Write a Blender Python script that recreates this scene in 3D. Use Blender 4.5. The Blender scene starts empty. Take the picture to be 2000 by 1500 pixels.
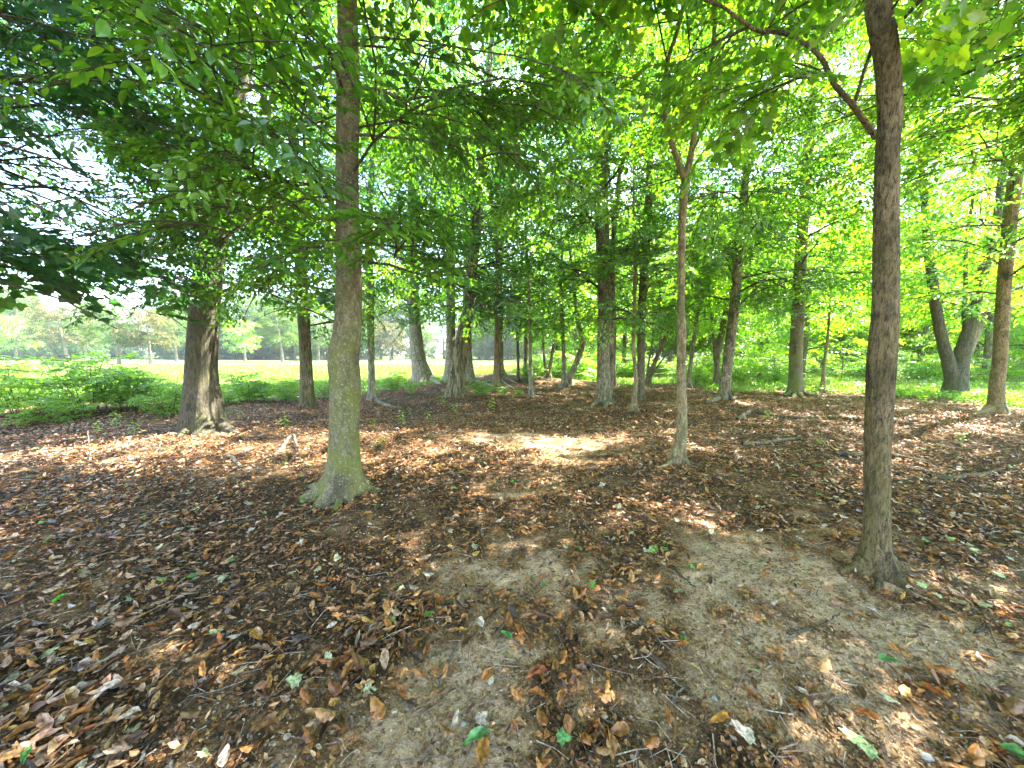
import bpy, math, random
import numpy as np
from mathutils import Vector

# ------------------------------------------------------------------ camera, world, sun, exposure
SC = bpy.context.scene
F, CX, CY = 722.0, 1000.0, 750.0            # focal length in photo pixels (2000 x 1500)
PITCH = math.radians(4.75)
CAMZ = 1.5
cam = bpy.data.cameras.new('camera')
cam.sensor_fit = 'HORIZONTAL'; cam.sensor_width = 36.0
cam.lens = 36.0 * F / 2000.0
cam.clip_start = 0.05; cam.clip_end = 2000
camo = bpy.data.objects.new('camera', cam); SC.collection.objects.link(camo)
camo.location = (0, 0, CAMZ)
camo.rotation_euler = (math.pi / 2 - PITCH, 0, 0)
SC.camera = camo

SUN_AZ, SUN_EL = math.radians(62), math.radians(56)      # azimuth from +Y towards +X
sdir = Vector((math.cos(SUN_EL) * math.sin(SUN_AZ), math.cos(SUN_EL) * math.cos(SUN_AZ), math.sin(SUN_EL)))
w = bpy.data.worlds.new('World'); SC.world = w; w.use_nodes = True
nt = w.node_tree
sky = nt.nodes.new('ShaderNodeTexSky'); sky.sky_type = 'NISHITA'; sky.sun_disc = False
sky.sun_elevation = SUN_EL; sky.sun_rotation = SUN_AZ
sky.air_density = 1.0; sky.dust_density = 0.9; sky.ozone_density = 1.0
bg = nt.nodes['Background']; bg.inputs['Strength'].default_value = 0.10
tcw = nt.nodes.new('ShaderNodeTexCoord'); mpw = nt.nodes.new('ShaderNodeMapping')
mpw.inputs['Scale'].default_value = (1, 1, 2.2)
nzw = nt.nodes.new('ShaderNodeTexNoise'); nzw.inputs['Scale'].default_value = 2.3; nzw.inputs['Detail'].default_value = 6
crw = nt.nodes.new('ShaderNodeValToRGB')
crw.color_ramp.elements[0].position = 0.56; crw.color_ramp.elements[1].position = 0.72
mxw = nt.nodes.new('ShaderNodeMixRGB'); mxw.inputs[2].default_value = (9.0, 9.2, 9.6, 1)
nt.links.new(tcw.outputs['Generated'], mpw.inputs[0]); nt.links.new(mpw.outputs[0], nzw.inputs['Vector'])
nt.links.new(nzw.outputs['Fac'], crw.inputs[0]); nt.links.new(crw.outputs[0], mxw.inputs[0])
nt.links.new(sky.outputs[0], mxw.inputs[1]); nt.links.new(mxw.outputs[0], bg.inputs['Color'])

sl = bpy.data.lights.new('sun', 'SUN'); sl.energy = 5.0; sl.angle = math.radians(0.55); sl.color = (1.0, 0.94, 0.84)
so = bpy.data.objects.new('sun', sl); SC.collection.objects.link(so)
so.rotation_euler = sdir.to_track_quat('Z', 'Y').to_euler(); so.location = (20, 20, 40)

SC.view_settings.view_transform = 'Standard'; SC.view_settings.look = 'None'
SC.view_settings.gamma = 1.0; SC.view_settings.exposure = 3.95
cy = SC.cycles
cy.max_bounces = 8; cy.diffuse_bounces = 4; cy.transmission_bounces = 6; cy.glossy_bounces = 2; cy.volume_bounces = 0
cy.use_denoising = True; cy.caustics_reflective = False; cy.caustics_refractive = False
cy.use_adaptive_sampling = True; cy.adaptive_threshold = 0.02; cy.sample_clamp_indirect = 6.0

# ------------------------------------------------------------------ helpers
PI = math.pi
COL = SC.collection
def hsh(ix, iy, iz, s):
    n = (ix.astype(np.int64) * 374761393 + iy.astype(np.int64) * 668265263 + iz.astype(np.int64) * 2147483647 + s * 974634777) & 0xffffffff
    n = ((n ^ (n >> 13)) * 1274126177) & 0xffffffff
    n = ((n ^ (n >> 16)) * 2246822519) & 0xffffffff
    return ((n ^ (n >> 15)) & 0xffffff) / float(0xffffff)
def vn(x, y, z=None, s=0):
    x = np.asarray(x, float); y = np.asarray(y, float); z = np.zeros_like(x) if z is None else np.asarray(z, float)
    ix, iy, iz = np.floor(x), np.floor(y), np.floor(z)
    fx, fy, fz = x - ix, y - iy, z - iz
    fx = fx * fx * (3 - 2 * fx); fy = fy * fy * (3 - 2 * fy); fz = fz * fz * (3 - 2 * fz)
    r = 0
    for a in (0, 1):
        for b in (0, 1):
            for c in (0, 1):
                r = r + hsh(ix + a, iy + b, iz + c, s) * (fx if a else 1 - fx) * (fy if b else 1 - fy) * (fz if c else 1 - fz)
    return r
def fbm(x, y, z=None, s=0, o=3):
    r, a, t = 0, 0.5, 0
    x = np.asarray(x, float); y = np.asarray(y, float)
    for i in range(o):
        k = 2 ** i
        r = r + a * vn(x * k, y * k, None if z is None else np.asarray(z) * k, s + i); t += a; a *= 0.5
    return r / t
def sst(a, b, x):
    t = np.clip((x - a) / (b - a), 0, 1); return t * t * (3 - 2 * t)

def mk(name, V, faces, mats, parent=None, smooth=False, pt=None, colr=None, loc=None, link=True):
    """V (n,3); faces: list of (F (m,k) int, material index)"""
    me = bpy.data.meshes.new(name)
    V = np.asarray(V, np.float32)
    me.vertices.add(len(V)); me.vertices.foreach_set('co', V.ravel())
    faces = [(np.asarray(f, np.int32), m) for f, m in faces if len(f)]
    nl = sum(f.size for f, m in faces); npoly = sum(len(f) for f, m in faces)
    me.loops.add(nl); me.polygons.add(npoly)
    me.loops.foreach_set('vertex_index', np.concatenate([f.ravel() for f, m in faces]))
    st, mi, o = [], [], 0
    for f, m in faces:
        k = f.shape[1]; st.append(o + np.arange(len(f), dtype=np.int32) * k); o += f.size
        mi.append(np.full(len(f), m, np.int32))
    me.polygons.foreach_set('loop_start', np.concatenate(st))
    me.polygons.foreach_set('material_index', np.concatenate(mi))
    me.polygons.foreach_set('use_smooth', np.full(npoly, smooth, bool))
    if pt is not None:
        a = me.attributes.new('v', 'FLOAT', 'POINT'); a.data.foreach_set('value', np.asarray(pt, np.float32))
    if colr is not None:
        c = np.ones((len(V), 4), np.float32); c[:, :3] = colr
        a = me.attributes.new('Col', 'FLOAT_COLOR', 'POINT'); a.data.foreach_set('color', c.ravel())
    for m in (mats if isinstance(mats, (list, tuple)) else [mats]): me.materials.append(m)
    me.update(calc_edges=True)
    if not link: return me
    o = bpy.data.objects.new(name, me); COL.objects.link(o)
    if parent is not None: o.parent = parent
    if loc is not None: o.location = loc
    return o
def tag(o, label, cat, group=None, kind=None):
    if label: o['label'] = label
    if cat: o['category'] = cat
    if group: o['group'] = group
    if kind: o['kind'] = kind
    return o
def empty(name, loc, rz=0):
    o = bpy.data.objects.new(name, None); COL.objects.link(o); o.location = loc; o.rotation_euler = (0, 0, rz)
    o.empty_display_size = 0.2
    return o
def copy_tree(o, parent=None):
    c = o.copy(); COL.objects.link(c); c.parent = parent
    for ch in list(o.children): copy_tree(ch, c)
    return c

def ray(px, py):
    dx, dz = (px - CX) / F, (CY - py) / F
    c, s = math.cos(PITCH), math.sin(PITCH)
    return np.array([dx, c + dz * s, -s + dz * c])
def at(px, py, D):                    # the point D metres out seen at that photo pixel
    r = ray(px, py); r = r * (D / r[1])
    return np.array([r[0], r[1], CAMZ + r[2]])
def proj(P):
    P = np.atleast_2d(P); c, s = math.cos(PITCH), math.sin(PITCH)
    z = P[:, 2] - CAMZ
    dep = P[:, 1] * c - z * s; up = P[:, 1] * s + z * c
    d = np.where(dep > 0.05, dep, 0.05)
    return CX + F * P[:, 0] / d, CY - F * up / d, dep

# ------------------------------------------------------------------ the ground's relief and its zones
def gh(x, y):
    x = np.asarray(x, float); y = np.asarray(y, float)
    h = (fbm(x * 0.9, y * 0.9, s=3) - 0.5) * 0.07 + (fbm(x * 0.22, y * 0.22, s=8, o=2) - 0.5) * 0.16
    h = h * sst(60, 20, np.abs(y)) 
    h = h + 0.42 * np.exp(-((x + 0.6) / 3.2) ** 2 - ((y - 19.5) / 2.2) ** 2)
    h = h - 0.22 * np.exp(-((x + 2.4) / 2.2) ** 2 - ((y - 10.2) / 2.0) ** 2)
    h = h + 0.02 * (vn(x * 5, y * 5, s=5) - 0.5) * sst(25, 12, np.hypot(x, y))
    h = h + 0.10 * np.exp(-((x - 2.56) ** 2 + (y - 2.6) ** 2) / 0.09)
    return h
_TT = 0.3 * 1.02 ** np.arange(370)
def ground(px, py):                   # where the line of sight through that photo pixel meets the ground
    r = ray(px, py); t = _TT
    for _ in range(3):
        P = r[None] * t[:, None]; b = CAMZ + P[:, 2] < gh(P[:, 0], P[:, 1])
        k = int(np.argmax(b)) if b.any() else len(t) - 1
        t = np.linspace(t[max(k - 1, 0)], t[k], 24)
    P = r * t[-1]
    return np.array([P[0], P[1], float(gh(P[0], P[1]))])
_ed = [(-400, 815), (0, 798), (200, 788), (350, 782), (600, 770), (760, 762), (860, 752), (960, 738), (1060, 738), (1110, 748), (1200, 752), (1330, 757), (1450, 763), (1600, 767), (1720, 770), (1800, 778), (1900, 790), (2000, 800), (2400, 815)]
_eu = np.array([(p[0] - CX) / F for p in _ed]); _ey = np.array([1.5 / max(0.02, (p[1] - 690) / F) for p in _ed])
def grassy(x, y):                      # >0 beyond the edge of the leaf-covered earth
    u = x / np.maximum(y, 0.3)
    e = np.interp(u, _eu, _ey)
    return (y - e) / e + (fbm(x * 0.8, y * 0.8, s=21) - 0.5) * 0.28
_BP = [(*ground(a, b)[:2], sx, sy, k) for a, b, sx, sy, k in [(880, 1400, .55, .60, .95), (1010, 1110, .70, .45, .72), (1450, 1130, 1.3, .65, .86), (1780, 1280, 1.2, .60, 1.05), (1150, 870, 1.7, 1.1, .64), (1320, 790, 2.2, 1.2, .66), (1000, 850, 1.6, 1.0, .55), (1700, 790, 2.5, 1.0, .5),
       (1680, 1180, .8, .5, .8), (2100, 1200, .6, .6, .7), (720, 1010, .5, .35, .5), (1230, 1000, 1.0, .7, .45), (1250, 1420, .5, .3, .62), (1500, 1380, .5, .3, .75), (600, 1320, .4, .3, .35), (1100, 950, .9, .5, .5)]]
def bare(x, y):                        # trodden pale earth showing through the litter
    n = fbm(x * 1.1, y * 1.1, s=33, o=5); n2 = fbm(x * 7, y * 7, s=35, o=4)
    m = np.maximum.reduce([k * np.exp(-(((x - a) / sx) ** 2 + ((y - b) / sy) ** 2)) for a, b, sx, sy, k in _BP])
    return np.clip(sst(0.08, 1.05, m + (n - 0.5) * 1.3 + (n2 - .5) * 1.3), 0, 1)

# ------------------------------------------------------------------ materials
def new_mat(name):
    m = bpy.data.materials.new(name); m.use_nodes = True
    n = m.node_tree.nodes; n.clear()
    out = n.new('ShaderNodeOutputMaterial')
    return m, n, m.node_tree.links, out
def ramp(n, stops):
    r = n.new('ShaderNodeValToRGB'); e = r.color_ramp.elements
    while len(e) < len(stops): e.new(0.5)
    for el, (p, c) in zip(e, stops): el.position = p; el.color = (*c, 1)
    return r
def leaf_mat(name, stops, trans=0.5, tb=1.6, gloss=0.07, rough=0.38):
    m, n, L, out = new_mat(name)
    a = n.new('ShaderNodeAttribute'); a.attribute_name = 'v'
    r = ramp(n, stops); L.new(a.outputs['Fac'], r.inputs[0])
    d = n.new('ShaderNodeBsdfDiffuse'); t = n.new('ShaderNodeBsdfTranslucent')
    L.new(r.outputs[0], d.inputs[0])
    mu = n.new('ShaderNodeMixRGB'); mu.blend_type = 'MULTIPLY'; mu.inputs[0].default_value = 1
    mu.inputs[2].default_value = (tb * 1.35, tb * 1.2, tb * 0.5, 1); L.new(r.outputs[0], mu.inputs[1]); L.new(mu.outputs[0], t.inputs[0])
    mx = n.new('ShaderNodeMixShader'); mx.inputs[0].default_value = trans
    L.new(d.outputs[0], mx.inputs[1]); L.new(t.outputs[0], mx.inputs[2])
    g = n.new('ShaderNodeBsdfGlossy'); g.inputs['Roughness'].default_value = rough
    m2 = n.new('ShaderNodeMixShader'); m2.inputs[0].default_value = gloss
    L.new(mx.outputs[0], m2.inputs[1]); L.new(g.outputs[0], m2.inputs[2]); L.new(m2.outputs[0], out.inputs[0])
    return m
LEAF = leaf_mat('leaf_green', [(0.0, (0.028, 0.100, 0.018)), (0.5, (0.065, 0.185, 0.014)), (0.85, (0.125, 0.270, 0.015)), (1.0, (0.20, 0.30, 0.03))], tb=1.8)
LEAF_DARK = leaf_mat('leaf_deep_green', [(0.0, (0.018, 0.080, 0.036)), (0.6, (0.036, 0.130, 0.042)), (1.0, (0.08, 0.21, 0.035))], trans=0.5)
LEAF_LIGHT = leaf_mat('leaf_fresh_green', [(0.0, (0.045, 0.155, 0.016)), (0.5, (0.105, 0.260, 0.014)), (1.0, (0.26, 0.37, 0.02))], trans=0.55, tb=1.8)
LEAF_FAR = leaf_mat('leaf_far', [(0.0, (0.024, 0.075, 0.010)), (0.5, (0.050, 0.120, 0.012)), (1.0, (0.10, 0.15, 0.018))], trans=0.45, tb=1.2, gloss=.015)
LEAF_RUST = leaf_mat('leaf_turning', [(0.0, (0.050, 0.075, 0.022)), (0.5, (0.080, 0.085, 0.018)), (1.0, (0.12, 0.10, 0.022))], trans=0.3, tb=1.0, gloss=.015)
LEAF_FIR = leaf_mat('leaf_blue_green', [(0.0, (0.025, 0.085, 0.035)), (1.0, (0.07, 0.16, 0.04))], trans=0.35, gloss=.02)
GRASS = leaf_mat('grass_blades', [(0.0, (0.06, 0.15, 0.015)), (0.6, (0.13, 0.23, 0.025)), (1.0, (0.24, 0.25, 0.07))], trans=0.5, tb=1.3)
WEED = leaf_mat('weed_leaves', [(0.0, (0.11, 0.26, 0.025)), (0.6, (0.18, 0.38, 0.035)), (1.0, (0.30, 0.46, 0.07))], trans=0.55, tb=1.45)

def bark_mat(name, dark, light, moss=(0.10, 0.13, 0.02), moss_amt=0.35, scale=9.0, stretch=0.16, contrast=(0.35, 0.6), bump=0.5, blotch=(0.02, 0.018, 0.015), blotch_amt=0.5, mossz=None, lichen=0.0):
    m, n, L, out = new_mat(name)
    tc = n.new('ShaderNodeTexCoord'); mp = n.new('ShaderNodeMapping'); mp.inputs['Scale'].default_value = (1, 1, stretch)
    L.new(tc.outputs['Object'], mp.inputs[0])
    nz = n.new('ShaderNodeTexNoise'); nz.inputs['Scale'].default_value = scale * 2.2; nz.inputs['Detail'].default_value = 8; nz.inputs['Distortion'].default_value = 0.8
    L.new(mp.outputs[0], nz.inputs['Vector'])
    vo = n.new('ShaderNodeTexVoronoi'); vo.feature = 'DISTANCE_TO_EDGE'; vo.inputs['Scale'].default_value = scale * 4
    mxv = n.new('ShaderNodeMixRGB'); mxv.inputs[0].default_value = 0.12
    L.new(mp.outputs[0], mxv.inputs[1]); L.new(nz.outputs['Color'], mxv.inputs[2]); L.new(mxv.outputs[0], vo.inputs['Vector'])
    vr = n.new('ShaderNodeMapRange'); vr.inputs['From Max'].default_value = 0.28; L.new(vo.outputs['Distance'], vr.inputs['Value'])
    mu = n.new('ShaderNodeMath'); mu.operation = 'MULTIPLY'; L.new(nz.outputs['Fac'], mu.inputs[0])
    ad = n.new('ShaderNodeMath'); ad.operation = 'MULTIPLY_ADD'; ad.inputs[1].default_value = 0.5; ad.inputs[2].default_value = 0.55
    L.new(vr.outputs[0], ad.inputs[0]); L.new(ad.outputs[0], mu.inputs[1])
    cr = ramp(n, [(contrast[0], dark), (contrast[1], light)]); L.new(mu.outputs[0], cr.inputs[0])
    # dark blotches of algae
    b = n.new('ShaderNodeTexNoise'); b.inputs['Scale'].default_value = 3.2; b.inputs['Detail'].default_value = 7; b.inputs['Roughness'].default_value = 0.65
    mpb = n.new('ShaderNodeMapping'); mpb.inputs['Scale'].default_value = (1, 1, 0.55); L.new(tc.outputs['Object'], mpb.inputs[0]); L.new(mpb.outputs[0], b.inputs['Vector'])
    br = ramp(n, [(0.50, (0, 0, 0)), (0.64, (blotch_amt,) * 3)]); L.new(b.outputs['Fac'], br.inputs[0])
    m1 = n.new('ShaderNodeMixRGB'); L.new(br.outputs[0], m1.inputs[0]); L.new(cr.outputs[0], m1.inputs[1]); m1.inputs[2].default_value = (*blotch, 1)
    # moss
    g = n.new('ShaderNodeTexNoise'); g.inputs['Scale'].default_value = 4.5; g.inputs['Detail'].default_value = 8; g.inputs['Roughness'].default_value = 0.7
    mpg = n.new('ShaderNodeMapping'); mpg.inputs['Location'].default_value = (5, 3, 1); mpg.inputs['Scale'].default_value = (1, 1, 0.6)
    L.new(tc.outputs['Object'], mpg.inputs[0]); L.new(mpg.outputs[0], g.inputs['Vector'])
    gr = ramp(n, [(0.40, (0, 0, 0)), (0.62, (moss_amt,) * 3)]); L.new(g.outputs['Fac'], gr.inputs[0])
    fac = gr.outputs[0]
    if mossz:
        sx = n.new('ShaderNodeSeparateXYZ'); L.new(tc.outputs['Object'], sx.inputs[0])
        zr = n.new('ShaderNodeMapRange'); zr.inputs['From Min'].default_value = mossz[0]; zr.inputs['From Max'].default_value = mossz[1]
        zr.inputs['To Min'].default_value = 1.0; zr.inputs['To Max'].default_value = 0.12
        L.new(sx.outputs['Z'], zr.inputs['Value'])
        mm = n.new('ShaderNodeMath'); mm.operation = 'MULTIPLY'; L.new(gr.outputs[0], mm.inputs[0]); L.new(zr.outputs[0], mm.inputs[1]); fac = mm.outputs[0]
    m2 = n.new('ShaderNodeMixRGB'); L.new(fac, m2.inputs[0]); L.new(m1.outputs[0], m2.inputs[1]); m2.inputs[2].default_value = (*moss, 1)
    last = m2
    if lichen:
        lv = n.new('ShaderNodeTexNoise'); lv.inputs['Scale'].default_value = 55; lv.inputs['Detail'].default_value = 4
        L.new(tc.outputs['Object'], lv.inputs['Vector'])
        lr = ramp(n, [(0.60, (0, 0, 0)), (0.66, (lichen,) * 3)]); L.new(lv.outputs['Fac'], lr.inputs[0])
        m3 = n.new('ShaderNodeMixRGB'); L.new(lr.outputs[0], m3.inputs[0]); L.new(last.outputs[0], m3.inputs[1]); m3.inputs[2].default_value = (0.42, 0.42, 0.30, 1); last = m3
    p = n.new('ShaderNodeBsdfPrincipled'); p.inputs['Roughness'].default_value = 0.85; p.inputs['Specular IOR Level'].default_value = 0.2
    L.new(last.outputs[0], p.inputs['Base Color'])
    bu = n.new('ShaderNodeBump'); bu.inputs['Strength'].default_value = bump; bu.inputs['Distance'].default_value = 0.02
    L.new(mu.outputs[0], bu.inputs['Height']); L.new(bu.outputs[0], p.inputs['Normal'])
    L.new(p.outputs[0], out.inputs[0])
    return m
BK_BEECH = bark_mat('bark_smooth_mossy', (0.085, 0.072, 0.045), (0.29, 0.24, 0.15), moss=(0.13, 0.145, 0.022), moss_amt=0.9, scale=9, stretch=0.55, contrast=(0.22, 0.70), bump=0.35, blotch=(0.05, 0.043, 0.026), blotch_amt=0.85, mossz=(1.0, 3.2), lichen=0.45)
BK_RIDGE = bark_mat('bark_ridged_brown', (0.030, 0.024, 0.016), (0.52, 0.37, 0.19), moss=(0.17, 0.17, 0.025), moss_amt=0.55, scale=32, stretch=0.24, contrast=(0.26, 0.50), bump=1.0, blotch=(0.03, 0.028, 0.018), blotch_amt=0.85, mossz=(0.8, 3.0))
BK_GREY = bark_mat('bark_grey_plated', (0.030, 0.024, 0.016), (0.28, 0.22, 0.14), moss=(0.11, 0.13, 0.03), moss_amt=0.5, scale=13, stretch=0.16, contrast=(0.26, 0.54), bump=1.0, blotch_amt=0.5)
BK_PALE = bark_mat('bark_pale_blotched', (0.07, 0.055, 0.035), (0.42, 0.34, 0.22), moss=(0.12, 0.14, 0.04), moss_amt=0.4, scale=7, stretch=0.35, contrast=(0.28, 0.62), bump=0.4, blotch=(0.03, 0.028, 0.02), blotch_amt=0.95, lichen=0.3)
BK_OAK = bark_mat('bark_dark_oak', (0.028, 0.024, 0.020), (0.20, 0.165, 0.125), moss=(0.09, 0.10, 0.03), moss_amt=0.5, scale=15, stretch=0.16, contrast=(0.26, 0.54), bump=1.0, blotch_amt=0.5)
BK_DEEP = bark_mat('bark_deep_furrowed', (0.045, 0.035, 0.022), (0.34, 0.28, 0.18), moss=(0.12, 0.12, 0.03), moss_amt=0.4, scale=3.5, stretch=0.14, contrast=(0.28, 0.55), bump=1.0, blotch_amt=0.3)
BK_THIN = bark_mat('bark_thin_brown', (0.09, 0.07, 0.038), (0.40, 0.30, 0.16), moss=(0.14, 0.15, 0.04), moss_amt=0.4, scale=12, stretch=0.3, contrast=(0.25, 0.6), bump=0.5, blotch_amt=0.7)
BK_ASH = bark_mat('bark_ash_grey', (0.10, 0.085, 0.06), (0.42, 0.37, 0.28), moss_amt=0.3, scale=9, stretch=0.2, contrast=(.26, .58), bump=.8, blotch_amt=0.3)
BK_TWIG = bark_mat('bark_twig', (0.05, 0.04, 0.03), (0.16, 0.13, 0.09), moss_amt=0.15, scale=20, blotch_amt=0.2, bump=0.1)
BK_DEAD = bark_mat('bark_dead_wood', (0.12, 0.09, 0.07), (0.40, 0.34, 0.27), moss_amt=0.2, scale=14, stretch=0.3, blotch_amt=0.4)

def ground_mat():
    m, n, L, out = new_mat('forest_floor')
    at_ = n.new('ShaderNodeAttribute'); at_.attribute_name = 'Col'      # R bare earth, G grass, B pale meadow
    sp = n.new('ShaderNodeSeparateColor'); L.new(at_.outputs['Color'], sp.inputs[0])
    tc = n.new('ShaderNodeTexCoord')
    def noise(s, d=6, r=0.6):
        x = n.new('ShaderNodeTexNoise'); x.inputs['Scale'].default_value = s; x.inputs['Detail'].default_value = d; x.inputs['Roughness'].default_value = r
        L.new(tc.outputs['Object'], x.inputs['Vector']); return x
    n1 = noise(22, 9, 0.7); n2 = noise(5.5, 8, .7); n3 = noise(90, 5, 0.7); n4 = noise(0.8, 8, 0.75); n5 = noise(60, 4)
    humus = ramp(n, [(0.35, (0.020, 0.013, 0.008)), (0.50, (0.055, 0.035, 0.019)), (0.59, (0.15, 0.075, 0.030)), (0.70, (0.26, 0.15, 0.07))]); L.new(n1.outputs['Fac'], humus.inputs[0])
    earth = ramp(n, [(0.38, (0.060, 0.040, 0.020)), (0.45, (0.29, 0.165, 0.066)), (0.52, (0.54, 0.325, 0.140)), (0.62, (0.76, 0.52, 0.30))]); 
    mm = n.new('ShaderNodeMath'); mm.operation = 'MULTIPLY_ADD'; mm.inputs[1].default_value = 0.55; L.new(n3.outputs['Fac'], mm.inputs[0])
    m3 = n.new('ShaderNodeMath'); m3.operation = 'MULTIPLY'; m3.inputs[1].default_value = 0.45; L.new(n2.outputs['Fac'], m3.inputs[0]); L.new(m3.outputs[0], mm.inputs[2]); L.new(mm.outputs[0], earth.inputs[0])
    grass = ramp(n, [(0.35, (0.05, 0.13, 0.02)), (0.55, (0.10, 0.21, 0.03)), (0.72, (0.20, 0.28, 0.06))]); L.new(n1.outputs['Fac'], grass.inputs[0])
    mead = ramp(n, [(0.35, (0.050, 0.085, 0.020)), (0.52, (0.085, 0.115, 0.030)), (0.68, (0.14, 0.15, 0.055))]); L.new(n4.outputs['Fac'], mead.inputs[0])
    # pebbles
    vo = n.new('ShaderNodeTexVoronoi'); vo.inputs['Scale'].default_value = 42; L.new(tc.outputs['Object'], vo.inputs['Vector'])
    pr = ramp(n, [(0.20, (1, 1, 1)), (0.30, (0, 0, 0))]); L.new(vo.outputs['Distance'], pr.inputs[0])
    vs = n.new('ShaderNodeSeparateColor'); L.new(vo.outputs['Color'], vs.inputs[0])
    gt = n.new('ShaderNodeMath'); gt.operation = 'GREATER_THAN'; gt.inputs[1].default_value = 0.6; L.new(vs.outputs[0], gt.inputs[0])
    pm = n.new('ShaderNodeMath'); pm.operation = 'MULTIPLY'; L.new(pr.outputs[0], pm.inputs[0]); L.new(gt.outputs[0], pm.inputs[1])
    pc = ramp(n, [(0.0, (0.22, 0.15, 0.08)), (0.5, (0.42, 0.31, 0.17)), (1.0, (0.58, 0.52, 0.42))]); L.new(vs.outputs[1], pc.inputs[0])
    e2 = n.new('ShaderNodeMixRGB'); L.new(pm.outputs[0], e2.inputs[0]); L.new(earth.outputs[0], e2.inputs[1]); L.new(pc.outputs[0], e2.inputs[2])
    # bare mask roughened
    nb = n.new('ShaderNodeMath'); nb.operation = 'MULTIPLY_ADD'; nb.inputs[1].default_value = 1.1; nb.inputs[2].default_value = -0.55; L.new(n5.outputs['Fac'], nb.inputs[0])
    ab = n.new('ShaderNodeMath'); ab.operation = 'ADD'; ab.use_clamp = True; L.new(sp.outputs[0], ab.inputs[0]); L.new(nb.outputs[0], ab.inputs[1])
    c1 = n.new('ShaderNodeMixRGB'); L.new(ab.outputs[0], c1.inputs[0]); L.new(humus.outputs[0], c1.inputs[1]); L.new(e2.outputs[0], c1.inputs[2])
    wr = n.new('ShaderNodeMapRange'); wr.inputs['From Min'].default_value = .55; wr.inputs['From Max'].default_value = 1.0; L.new(ab.outputs[0], wr.inputs['Value'])
    wm = n.new('ShaderNodeMath'); wm.operation = 'MULTIPLY'; L.new(wr.outputs[0], wm.inputs[0]); L.new(n3.outputs['Fac'], wm.inputs[1])
    cw_ = n.new('ShaderNodeMixRGB'); L.new(wm.outputs[0], cw_.inputs[0]); L.new(c1.outputs[0], cw_.inputs[1]); cw_.inputs[2].default_value = (.84, .62, .42, 1); c1 = cw_
    c2 = n.new('ShaderNodeMixRGB'); L.new(sp.outputs[1], c2.inputs[0]); L.new(c1.outputs[0], c2.inputs[1]); L.new(grass.outputs[0], c2.inputs[2])
    c3 = n.new('ShaderNodeMixRGB'); L.new(sp.outputs[2], c3.inputs[0]); L.new(c2.outputs[0], c3.inputs[1]); L.new(mead.outputs[0], c3.inputs[2])
    p = n.new('ShaderNodeBsdfPrincipled'); p.inputs['Roughness'].default_value = 0.9; p.inputs['Specular IOR Level'].default_value = 0.15
    L.new(c3.outputs[0], p.inputs['Base Color'])
    hb = n.new('ShaderNodeMath'); hb.operation = 'ADD'; L.new(n3.outputs['Fac'], hb.inputs[0]); L.new(n1.outputs['Fac'], hb.inputs[1])
    h2 = n.new('ShaderNodeMath'); h2.operation = 'MULTIPLY_ADD'; h2.inputs[1].default_value = 0.5; L.new(pm.outputs[0], h2.inputs[0]); L.new(hb.outputs[0], h2.inputs[2])
    bu = n.new('ShaderNodeBump'); bu.inputs['Strength'].default_value = 1.0; bu.inputs['Distance'].default_value = 0.022
    L.new(h2.outputs[0], bu.inputs['Height']); L.new(bu.outputs[0], p.inputs['Normal']); L.new(p.outputs[0], out.inputs[0])
    return m
def litter_mat(name, use_obj):
    m, n, L, out = new_mat(name)
    if use_obj: a = n.new('ShaderNodeObjectInfo')
    else: a = n.new('ShaderNodeAttribute'); a.attribute_name = 'Col'
    tc = n.new('ShaderNodeTexCoord')
    nz = n.new('ShaderNodeTexNoise'); nz.inputs['Scale'].default_value = 5 if use_obj else 75; nz.inputs['Detail'].default_value = 4; L.new(tc.outputs['Object'], nz.inputs['Vector'])
    r = ramp(n, [(0.34, (0.40, 0.34, 0.29)), (0.50, (0.98, 0.92, 0.84)), (0.64, (1.4, 1.33, 1.2))]); L.new(nz.outputs['Fac'], r.inputs[0])
    mu = n.new('ShaderNodeMixRGB'); mu.blend_type = 'MULTIPLY'; mu.inputs[0].default_value = 1
    L.new(a.outputs['Color'], mu.inputs[1]); L.new(r.outputs[0], mu.inputs[2])
    p = n.new('ShaderNodeBsdfPrincipled'); p.inputs['Roughness'].default_value = 0.5; p.inputs['Specular IOR Level'].default_value = 0.45
    L.new(mu.outputs[0], p.inputs['Base Color'])
    t = n.new('ShaderNodeBsdfTranslucent'); L.new(mu.outputs[0], t.inputs[0])
    mx = n.new('ShaderNodeMixShader'); mx.inputs[0].default_value = 0.15; L.new(p.outputs[0], mx.inputs[1]); L.new(t.outputs[0], mx.inputs[2])
    L.new(mx.outputs[0], out.inputs[0]); return m
def plain(name, c, rough=0.8, vary=0.3, scale=30, metal=0):
    m, n, L, out = new_mat(name)
    tc = n.new('ShaderNodeTexCoord'); nz = n.new('ShaderNodeTexNoise'); nz.inputs['Scale'].default_value = scale; nz.inputs['Detail'].default_value = 6
    L.new(tc.outputs['Object'], nz.inputs['Vector'])
    r = ramp(n, [(0.3, tuple(x * (1 - vary) for x in c)), (0.7, tuple(x * (1 + vary) for x in c))]); L.new(nz.outputs['Fac'], r.inputs[0])
    p = n.new('ShaderNodeBsdfPrincipled'); p.inputs['Roughness'].default_value = rough; p.inputs['Metallic'].default_value = metal
    L.new(r.outputs[0], p.inputs['Base Color'])
    bu = n.new('ShaderNodeBump'); bu.inputs['Strength'].default_value = 0.3; bu.inputs['Distance'].default_value = 0.01; L.new(nz.outputs['Fac'], bu.inputs['Height']); L.new(bu.outputs[0], p.inputs['Normal'])
    L.new(p.outputs[0], out.inputs[0]); return m

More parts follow.
